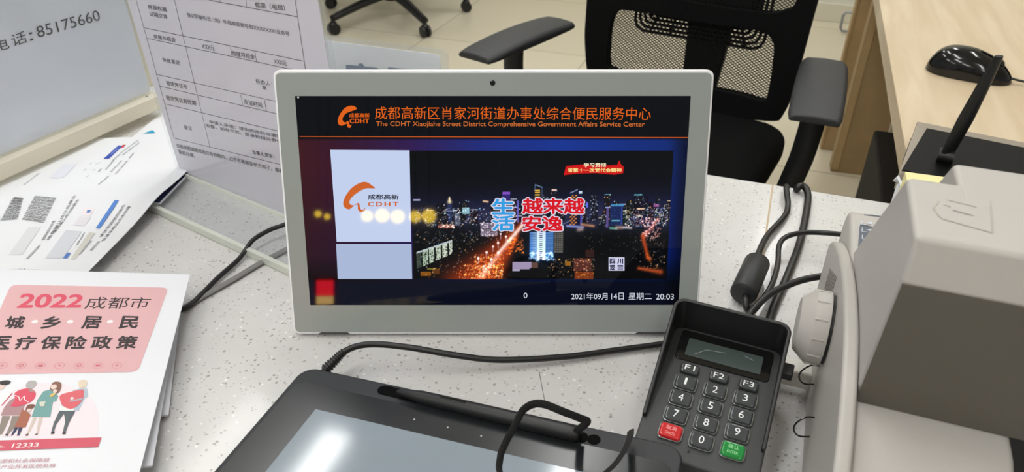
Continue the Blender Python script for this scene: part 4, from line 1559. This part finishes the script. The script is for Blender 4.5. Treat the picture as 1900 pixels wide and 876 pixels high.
D([(340, 402), (378, 402), (335, 548), (316, 550)], (206, 192, 184), 2)
D([(222, 552), (250, 545), (248, 562), (225, 565)], (90, 70, 70), 3)
D([(308, 548), (332, 542), (328, 555), (308, 558)], (90, 70, 70), 3)
D([(640, 165), (700, 150), (760, 150), (770, 220), (740, 240), (690, 345), (510, 345), (540, 290)], (176, 190, 204), 2)
D([(525, 300), (650, 320), (640, 345), (515, 345)], (232, 236, 234), 3)
Ds([(528, 210), (620, 180), (690, 165), (730, 165), (728, 230), (690, 290), (625, 330), (560, 310), (532, 270)], (214, 104, 112), 4)
D([(590, 265), (720, 235), (730, 250), (620, 270)], (176, 170, 180), 5)
aa.pxline(ZD(615, 240), ZD(648, 240), .0012, (236, 222, 226), 6)
aa.pxline(ZD(632, 228), ZD(628, 254), .0012, (236, 222, 226), 6)
Ds([(685, 95), (710, 76), (755, 80), (760, 110), (735, 140), (695, 140)], (220, 206, 186), 3)
D([(520, 346), (660, 346), (605, 450), (572, 540), (548, 535), (570, 440), (560, 370), (490, 470), (470, 535), (448, 532), (470, 450)], (92, 100, 104), 3)
D([(446, 535), (480, 528), (474, 548), (446, 550)], (44, 44, 52), 4)
D([(545, 538), (578, 532), (574, 550), (546, 552)], (44, 44, 52), 4)
D([(-100, 608), (888, 578), (858, 662), (-130, 698)], (204, 92, 108), 3)
aa.pxtext('12333', [ZD(100, 672), ZD(330, 664), ZD(345, 625), ZD(118, 632)], (246, 232, 234), 4, bold=.01)
aa.pxtext('务：', [ZD(-15, 672), ZD(40, 670), ZD(46, 650), ZD(-8, 652)], (246, 232, 234), 4)
aa.pxtext('资源和社会保障局', [ZD(-60, 806), ZD(425, 792), ZD(440, 758), ZD(-45, 770)], (196, 140, 150), 4)
aa.pxtext('术产业开发区税务局', [ZD(-60, 858), ZD(478, 842), ZD(490, 806), ZD(-45, 820)], (196, 140, 150), 4)
aa.build('cover_print', cv)


def under(label, px_tr, px_br, z, wdt, zl, top_len):
    tr_, br_ = at(*px_tr, z), at(*px_br, z)
    dn = (br_ - tr_).normalized()
    lf_ = Vector((dn.y, -dn.x, 0))
    if lf_.x > 0:
        lf_ = -lf_
    lf_ = (lf_ + Vector((0, 0, zl))).normalized()
    f = Frame(br_, -lf_, -dn)
    t = thing('booklet', (br_.x, br_.y, TOP), label, 'booklet', math.atan2(f.ex.y, f.ex.x), 'pink policy booklets')
    m = inv(t) @ f.M
    MB(m).box(-wdt, 0, -.0018, 0, top_len, -.0002).build('pages', M_PAPER, t)
    MB(m).box(-wdt - .0002, -.0002, -.0002, .0003, top_len + .0002, .0001).build('cover', mat('glossy cover paper', (226, 228, 234), .45), t)
    return t


under('white booklet second from the top of the pile, its lower corner showing at the right', (325, 612), (282, 864), .7635, .2, .155, .19)
under('white booklet at the bottom of the pile, its corner nearest the signature pad', (332, 597), (312, 769), .7545, .19, .11, .125)

# ------------------------------------------------------------------ office chairs
def star_base(t, R0, a0):
    st_ = MB()
    for k in range(5):
        a = a0 + 2 * math.pi * k / 5
        c, s = math.cos(a), math.sin(a)
        path = [(c * .03, s * .03, .125), (c * R0 * .5, s * R0 * .5, .108), (c * R0, s * R0, .078)]
        st_ = MB().tube(smooth_path(path, 4), [.030 - .010 * i / 8 for i in range(9)], 10, flat=(1, .8))
        st_.build('base_leg', M_BLK, t, smooth=True)
        cs = MB()
        wx, wy = c * R0, s * R0
        for d_ in (-.014, .014):
            ox, oy = -s * d_, c * d_
            cs.lathe([(.012, -.008), (.026, -.007), (.027, 0), (.026, .007), (.012, .008)], 18, (wx + ox, wy + oy, .0275), (-s, c, 0))
        cs.cyl((wx, wy, .03), (wx, wy, .085), .009, 12)
        cs.ball((wx, wy, .05), .02, .02, .014, 8)
        cs.build('caster', M_BLK, t, smooth=True)
    MB().lathe([(.04, .09), (.045, .10), (.045, .13), (.03, .14)], 24).build('base_hub', M_BLK, t, smooth=True)
    MB().lathe([(.026, .13), (.026, .30), (.016, .305), (.016, .42)], 20).build('gas_column', M_BLK, t, smooth=True)


def blend_box(mb, x0, y0, z0, x1, y1, z1):
    return mb.prism(rrect(x0, y0, x1, y1, .07, 8), z0, z1)


def chair(loc, yaw, label, base_rot, R0, arms, detail=True):
    t = thing('office_chair', (loc[0], loc[1], 0), label, 'office chair', yaw, 'black mesh office chairs')
    star_base(t, R0, base_rot - yaw)
    blend_box(MB(), -.245, -.27, .435, .24, .205, .50).build('seat', M_FAB, t, bev=.022, seg=4)
    MB().box(-.11, -.12, .41, .11, .13, .436).build('seat_plate', M_BLK, t, bev=.004)
    lean = .2
    ln = math.atan(lean)
    Fb = Matrix.Translation((0, .2 - lean * .52 + lean * .0, 0)) @ Matrix(((1, 0, 0, 0), (0, lean, -1, 0), (0, 1, 0, 0), (0, 0, 0, 1)))
    # plane coordinates are (across, height); y follows the lean
    outer = smooth_path([(-.258, .66, 0), (-.252, .60, 0), (-.232, .525, 0), (-.205, .505, 0), (-.1, .499, 0), (.042, .494, 0), (.19, .505, 0), (.217, .525, 0), (.224, .60, 0), (.228, .75, 0), (.236, .9, 0), (.215, .99, 0), (.16, 1.02, 0), (-.18, 1.03, 0), (-.245, 1.0, 0), (-.27, .9, 0), (-.264, .75, 0)], 5, True)
    h1 = smooth_path([(-.196, .64, 0), (-.185, .670, 0), (-.160, .679, 0), (0, .678, 0), (.125, .679, 0), (.158, .668, 0), (.170, .64, 0), (.177, .56, 0), (.168, .542, 0), (.10, .546, 0), (-.10, .542, 0), (-.172, .546, 0), (-.190, .562, 0)], 5, True)
    h2 = smooth_path([(-.200, .75, 0), (-.185, .722, 0), (0, .714, 0), (.13, .714, 0), (.172, .724, 0), (.190, .75, 0), (.196, .90, 0), (.18, .95, 0), (.1, .965, 0), (-.15, .97, 0), (-.20, .94, 0)], 5, True)
    vs, fs = plate([[p[:2] for p in outer], [p[:2] for p in h1], [p[:2] for p in h2]], .024)
    mb = MB(Fb)
    mb.add(vs, fs)
    bo = mb.build('backrest_frame', M_FAB, t)
    # open net: crossing threads
    net = MB(Fb)
    stp, wv = .0060, .00165
    x0, x1, y0, y1 = -.21, .205, .53, .98
    for sgn in (1, -1):
        k = y0 - (x1 - x0)
        while k < y1 + (x1 - x0):
            pts = []
            for (xa, xb) in ((x0, x1),):
                ya, yb = (k, k + (xb - xa) * .62) if sgn > 0 else (k + (xb - xa) * .62, k)
                ta, tb = 0., 1.
                dy_ = yb - ya
                for lim, up_ in ((y0, 0), (y1, 1)):
                    tt_ = (lim - ya) / dy_
                    if (dy_ > 0) == (up_ == 0):
                        ta = max(ta, tt_)
                    else:
                        tb = min(tb, tt_)
                if tb - ta > .01:
                    pa_ = (xa + (xb - xa) * ta, ya + dy_ * ta)
                    pb_ = (xa + (xb - xa) * tb, ya + dy_ * tb)
                    dl = math.hypot(1, .62)
                    nx_, ny_ = -(.62 * sgn) / dl * wv / 2, 1 / dl * wv / 2
                    z_ = .0006 * sgn
                    net.add([(pa_[0] - nx_, pa_[1] - ny_, z_), (pb_[0] - nx_, pb_[1] - ny_, z_), (pb_[0] + nx_, pb_[1] + ny_, z_), (pa_[0] + nx_, pa_[1] + ny_, z_),
                             (pa_[0] - nx_, pa_[1] - ny_, z_ - .0008), (pb_[0] - nx_, pb_[1] - ny_, z_ - .0008), (pb_[0] + nx_, pb_[1] + ny_, z_ - .0008), (pa_[0] + nx_, pa_[1] + ny_, z_ - .0008)],
                            [(0, 1, 2, 3), (7, 6, 5, 4), (0, 4, 5, 1), (2, 6, 7, 3)])
            k += stp
    net.build('backrest_net', M_FAB, t)
    # ridged lumbar support behind the net
    lb = MB(Fb)
    for i in range(5):
        d_ = .0105 * i
        xa, xb, za, zb = -.150 + d_, .140 - d_, .632 + d_ * .85, .77
        r_ = max(.022 - d_ * .3, .006)
        p = [(xa, zb), (xa, za + r_), (xa + r_ * .3, za + r_ * .3), (xa + r_, za), (xb - r_, za), (xb - r_ * .3, za + r_ * .3), (xb, za + r_), (xb, zb)]
        lb.tube([(x, z, -.022) for x, z in p], .0034, 6)
    for x in (-.11, -.065, .07, .10):
        lb.tube([(x, .634, -.022), (x * .8, .70, -.024)], .003, 6)
    lb.build('lumbar_support', M_BLK, t, smooth=True)
    MB(Fb).prism(rrect(-.13, .665, .12, .78, .02), -.046, -.024).build('lumbar_holder', M_BLK, t, bev=.004)
    MB(Fb).prism([(-.012, .40), (.046, .40), (.062, .60), (.066, .72), (-.034, .72), (-.026, .60)], -.052, -.026).build('back_post', M_BLK, t, bev=.006)
    MB().tube([(.017, .0, .425), (.017, .15, .43), (.017, .19, .47)], .024, 10).build('post_elbow', M_BLK, t, smooth=True)
    for (ax_, ay_, az_, rot, side) in arms:
        ca_, sa_ = math.cos(rot), math.sin(rot)
        Ma = Matrix.Translation((ax_, ay_, az_)) @ Matrix.Rotation(rot, 4, 'Z')
        pad = MB()
        nsec = 13
        secs = []
        for i in range(nsec):
            yy = -.148 + .296 * i / (nsec - 1)
            f = i / (nsec - 1)
            hw_ = .0425 + .002 * math.sin(math.pi * f)
            e = min(1, min(f, 1 - f) / .06)
            hw_ *= .93 + .07 * e
            zt = .012 - .010 * (2 * f - 1) ** 2 * .8
            ring = [(-hw_, yy, -.009), (hw_, yy, -.009), (hw_, yy, zt - .006), (hw_ * .8, yy, zt), (0, yy, zt + .002), (-hw_ * .8, yy, zt), (-hw_, yy, zt - .006)]
            secs.append([Ma @ Vector(q) for q in ring])
        vs = [q for s_ in secs for q in s_]
        nr = 7
        fs = [(i * nr + k, i * nr + (k + 1) % nr, (i + 1) * nr + (k + 1) % nr, (i + 1) * nr + k) for i in range(nsec - 1) for k in range(nr)]
        fs += [tuple(range(nr))[::-1], tuple(range((nsec - 1) * nr, nsec * nr))]
        ap = MB().add(vs, fs).build('armrest', M_PAD, t, bev=.004, seg=2)
        sx_ = side * .25
        top_ = Ma @ Vector((0, -.02, -.012))
        pst = MB()
        pa_ = smooth_path([top_, (top_.x, top_.y, az_ - .07), (top_.x * .97, top_.y + .0, az_ - .16), (sx_ * 1.03, .0, .40), (sx_ * .6, .0, .425), (0, 0, .425)], 4)
        pst.tube(pa_, .018, 10, flat=(.75, 1.25)).build('armrest_post', M_BLK, t, smooth=True)
    return t


CX, CY = .284, 1.405
cyaw = R(-30)
cm = (Matrix.Translation((CX, CY, 0)) @ Matrix.Rotation(cyaw, 4, 'Z')).inverted()
aL = cm @ ((at(912, 108, .66) + at(1010, 36, .66)) / 2)
aR = cm @ ((at(1511, 222, .66) + at(1531, 113, .66)) / 2)
chair((CX, CY), cyaw, 'black mesh back office chair right behind the tablet, facing the counter', R(46), .31,
      [(aL.x, aL.y, .66, R(-38.6) - cyaw, -1), (aR.x, aR.y, .66, R(-22.3) - cyaw, 1)])
chair((-.61, 3.88), R(60), 'farther black office chair near the back wall, only its wheeled base in view', R(-59), .38,
      [(-.29, 0, .66, 0, -1), (.29, 0, .66, 0, 1)])

# ------------------------------------------------------------------ things on and beside the desk
# mouse
mz = TOP
m0, m1 = at(1722, 110, mz + .012), at(1880, 146, mz + .008)
md = (m1 - m0)
md.z = 0
ml = md.length
mo = thing('computer_mouse', ((m0.x + m1.x) / 2, (m0.y + m1.y) / 2, mz), 'glossy black computer mouse with a cable, on the pale wooden desk', 'mouse', math.atan2(md.y, md.x))


def shell(x):                                # half width, height along the body, tail at -1, buttons at +1
    wv = .031 * (1 - abs(x) ** 3.2) ** .5 * (1 - .10 * x)
    hv = (.040 - .010 * (x + .25) ** 2 - .008 * max(0, x)) * (1 - abs(x) ** 5) ** .6
    return max(wv, .0005), max(hv, .0005)


vs, fs = [], []
NS, NR = 28, 20
for i in range(NS + 1):
    x = -1 + 2 * i / NS
    x = max(-.999, min(.999, math.sin(x * math.pi / 2)))
    wv, hv = shell(x)
    for k in range(NR + 1):
        a = math.pi * k / NR
        ca_, sa_ = math.cos(a), math.sin(a)
        vs.append((x * ml / 2, math.copysign(abs(ca_) ** .75, ca_) * wv, .001 + hv * sa_ ** .8))
for i in range(NS):
    for k in range(NR):
        a = i * (NR + 1) + k
        fs.append((a, a + 1, a + NR + 2, a + NR + 1))
    a = i * (NR + 1)
    fs.append((a, a + NR + 1, a + 2 * NR + 1, a + NR))
MB().add(vs, fs).build('shell', M_BLKG, mo, smooth=True)
pts = []
for i in range(14):
    x = .12 + .85 * i / 13
    wv, hv = shell(x)
    pts.append((x * ml / 2, 0, .0012 + hv))
MB().tube(pts, .0012, 6).build('button_gap', mat('deep black hole', (4, 4, 4), .8), mo)
wv, hv = shell(.55)
MB().lathe([(.004, -.004), (.0105, -.003), (.0105, .003), (.004, .004)], 20, (.55 * ml / 2, 0, hv - .006), (0, 1, 0)).build('scroll_wheel', M_RUB, mo, smooth=True)
MB().tube(smooth_path([(ml / 2 - .006, 0, .008), (ml / 2 + .02, .002, .006), (ml / 2 + .08, .01, .0025), (ml / 2 + .25, .04, .0025)], 6), .0018, 8).build('cord', M_RUB, mo, smooth=True)

# router with antenna
frd = Frame((0, 0, TOP), (1, 0, 0), (0, 1, 0))
r0 = at(1703, 222, TOP + .028)
rt = thing('router', (r0.x, r0.y, TOP), 'taupe router with black top and one black antenna, on the wooden desk', 'router', R(-31))
ivr = inv(rt)
RW, RD, RH = .24, .155, .028
base = [(0, 0), (RW, 0), (RW, -RD), (0, -RD)]
ins = .016
zb = [(x, y, .003) for x, y in base]
zt = [(ins * .8, -.026, RH), (RW - ins, -.026, RH), (RW - .002, -RD + .002, RH - .002), (.002, -RD + .002, RH - .002)]
zb2 = [(0, 0, RH - .002), (RW, 0, RH - .002), (RW, -RD, RH - .006), (0, -RD, RH - .006)]
MB().add(zb + zb2 + zt, [(3, 2, 1, 0), (0, 1, 5, 4), (1, 2, 6, 5), (2, 3, 7, 6), (3, 0, 4, 7), (4, 5, 9, 8), (5, 6, 10, 9), (6, 7, 11, 10), (7, 4, 8, 11), (8, 9, 10, 11)]).build('case', mat('taupe router plastic', (150, 140, 126), .45), rt, bev=.0015)
MB().add([(x, y, z + .0003) for x, y, z in zt] + [(x, y, z + .0018) for x, y, z in zt], [(0, 1, 2, 3), (7, 6, 5, 4), (0, 4, 5, 1), (1, 5, 6, 2), (2, 6, 7, 3), (3, 7, 4, 0)]).build('top_panel', mat('black matt panel', (7, 7, 8), .6, spec=.2), rt)
for i in range(5):
    MB().box(-.0006, -.05 - i * .012, .010, .002, -.046 - i * .012, .022).build('vent_slot', M_BLK, rt)
h_ = ivr @ at(1757, 285, TOP + .04)
tp = ivr @ at(1854, 104, TOP + .16)
MB().lathe([(.008, -.008), (.008, .008)], 16, (h_.x, h_.y, RH + .009), (1, 0, 0)).build('antenna_hinge', M_BLK, rt, smooth=True)
hb = Vector((h_.x, h_.y, RH + .009))
ap = [hb + (tp - hb) * k for k in (0, .06, .12, .4, .75, .97, 1)]
MB().tube(ap, [.008, .008, .0085, .0095, .0075, .0055, .0045], 14, flat=(1, .5)).build('antenna', M_BLK, rt, smooth=True)

# notes behind the printer
nq = at(1697, 325, TOP + .06)
nt_ = thing('note_pad', (nq.x - .01, nq.y - .01, TOP), 'small pad of yellow notes showing between the printer and the router', 'note pad', R(-18))
MB().box(0, -.05, .0005, .08, .026, .056).build('pages', mat('yellow note paper', (240, 230, 170), .7), nt_)
q = at(1683, 330, TOP + .045)
sl_ = thing('paper_scrap', (q.x, q.y, TOP), 'crumpled white paper scrap beside the yellow notes', 'paper')
vs, fs = [], []
for j in range(7):
    for i in range(7):
        vs.append((-.008 + .026 * i / 6, -.03 + .04 * j / 6, .040 + rg.uniform(-.004, .004)))
for j in range(6):
    for i in range(6):
        a = j * 7 + i
        fs.append((a, a + 1, a + 8, a + 7))
o = MB().add(vs, fs).build('crumpled_sheet', M_PAPER, sl_, smooth=True)
sd = o.modifiers.new('s', 'SOLIDIFY')
sd.thickness = .001
MB().box(-.006, -.028, .0005, .014, .006, .036).build('folded_bundle', M_PAPER, sl_, bev=.002)

# cardboard sheets leaning in front of the desk side
card = mat('brown cardboard', (158, 134, 98), .8, noise=.06, nscale=20)
card2 = mat('tan cardboard', (178, 152, 112), .8, noise=.06, nscale=20)
b0, b1 = at(1540, 318, 0), at(1604, 326, 0)


def leaning(name, label, p, q, h, lean, th, m, back=.0):
    e = (q - p)
    e.z = 0
    wd = e.length
    yaw = math.atan2(e.y, e.x)
    t = thing(name, (p.x, p.y, 0), label, 'cardboard', yaw)
    d_ = math.tan(lean) * h
    vs = [(0, 0, 0), (wd, 0, 0), (wd, th, 0), (0, th, 0), (0, d_, h), (wd, d_, h), (wd, d_ + th, h), (0, d_ + th, h)]
    MB().add(vs, [(3, 2, 1, 0), (4, 5, 6, 7), (0, 1, 5, 4), (1, 2, 6, 5), (2, 3, 7, 6), (3, 0, 4, 7)]).build('board', m, t, bev=.003)
    MB().add([(.004, -.002 + .0, .01), (wd * .16, -.002, .01), (wd * .16, d_ - .002, h - .01), (.004, d_ - .002, h - .01), (.004, .001, .01), (wd * .16, .001, .01), (wd * .16, d_ + .001, h - .01), (.004, d_ + .001, h - .01)],
             [(0, 1, 2, 3), (7, 6, 5, 4), (0, 4, 5, 1), (1, 5, 6, 2), (2, 6, 7, 3), (3, 7, 4, 0)]).build('folded_edge', card2, t)
    return t


leaning('cardboard_sheet', 'tall folded brown cardboard standing against the desk, the nearer one', b0, b1 + (b1 - b0) * .3, .70, R(0), .05, card)
p = at(1521, 277, 0)
leaning('cardboard_sheet', 'narrow tan cardboard strip standing behind the taller brown cardboard', p, p + (b1 - b0) * .5, .70, R(0), .03, card2)

# black bin in the gap under the desk
q = at(1578, 372, .25)
tq = at(1622, 240, .45)
tb = thing('computer_tower', (tq.x, tq.y, 0), 'dark computer case standing on the floor between the desk and the counter', 'computer', YAW)
MB().box(0, -.42, .02, .18, 0, .45).build('case', mat('brown black steel', (24, 21, 19), .7, spec=.2), tb, bev=.006)
for x, y in ((.01, -.40), (.15, -.40), (.01, -.04), (.15, -.04)):
    MB().box(x, y, 0, x + .02, y + .03, .02).build('foot', M_RUB, tb)
# wall bracket near the baseboard
wbk = at(1562, 40, .06)
br_ = thing('pipe_bracket', (wbk.x, wbk.y, .02), 'small grey metal loop near the back wall, beyond the cardboard', 'bracket', YAW)
MB().tube([(.06, 0, .085), (.01, 0, .085), (0, 0, .07), (0, 0, .01), (.01, 0, -.005), (.06, 0, -.005)], .006, 8).build('loop', mat('grey metal', (150, 152, 156), .4, metal=.6), br_, smooth=True)

# warm lamps and a lit board in the hall behind the viewer (they show as reflections in the tablet glass)
def mirrored(px, py, dist):
    r = ray(px, py)
    c = Vector((0, 0, CAM_Z))
    p = c + r * ((fr.o - c).dot(fr.n) / r.dot(fr.n))
    d_ = r.normalized()
    return p + (d_ - fr.n * (2 * d_.dot(fr.n))) * dist


mg = mat('warm globe lamp', (250, 230, 170), .4, emit=(255, 214, 60), estr=34)
for (px, py, rad, txt) in ((681, 401, .040, 'third from the left'), (709, 400, .048, 'fourth from the left'), (738, 402, .048, 'fifth from the left'), (770, 402, .040, 'sixth from the left'), (796, 401, .048, 'rightmost'),
                           (590, 397, .022, 'leftmost'), (607, 402, .020, 'second from the left')):
    q = mirrored(px, py, 4.6)
    t = thing('pendant_lamp', (q.x, q.y, 2.7), 'warm round pendant lamp, %s of the yellow dots reflected in the tablet' % txt, 'pendant lamp', 0, 'pendant lamps in the hall')
    MB().ball((0, 0, q.z - 2.7), rad, rad, rad, 10).build('globe', mg, t, smooth=True)
    MB().cyl((0, 0, q.z - 2.7 + rad), (0, 0, 0), .003, 8).build('cord', M_BLK, t)
q0, q1 = mirrored(587, 565, 4.2), mirrored(620, 520, 4.2)
t = thing('lit_board', (q0.x, q0.y, 0), 'lit red and yellow board behind the viewer, reflected low in the tablet corner', 'sign board')
wx, hz_ = abs(q1.x - q0.x), q1.z - q0.z
zb_ = q0.z
MB().box(-.02, -.04, zb_ - .02, wx + .02, -.002, zb_ + hz_ + .02).build('frame', M_BLK, t)
MB().box(wx / 2 - .03, -.05, 0, wx / 2 + .03, -.02, zb_ - .02).box(wx / 2 - .2, -.15, 0, wx / 2 + .2, .1, .02).build('stand', M_BLK, t)
MB().box(0, -.002, zb_ + hz_ * .35, wx, .002, zb_ + hz_).build('red_panel', mat('lit red panel', (200, 20, 20), .5, emit=(255, 20, 24), estr=26), t)
MB().box(0, -.002, zb_, wx, .002, zb_ + hz_ * .33).build('yellow_panel', mat('lit yellow panel', (220, 180, 90), .5, emit=(255, 206, 120), estr=20), t)
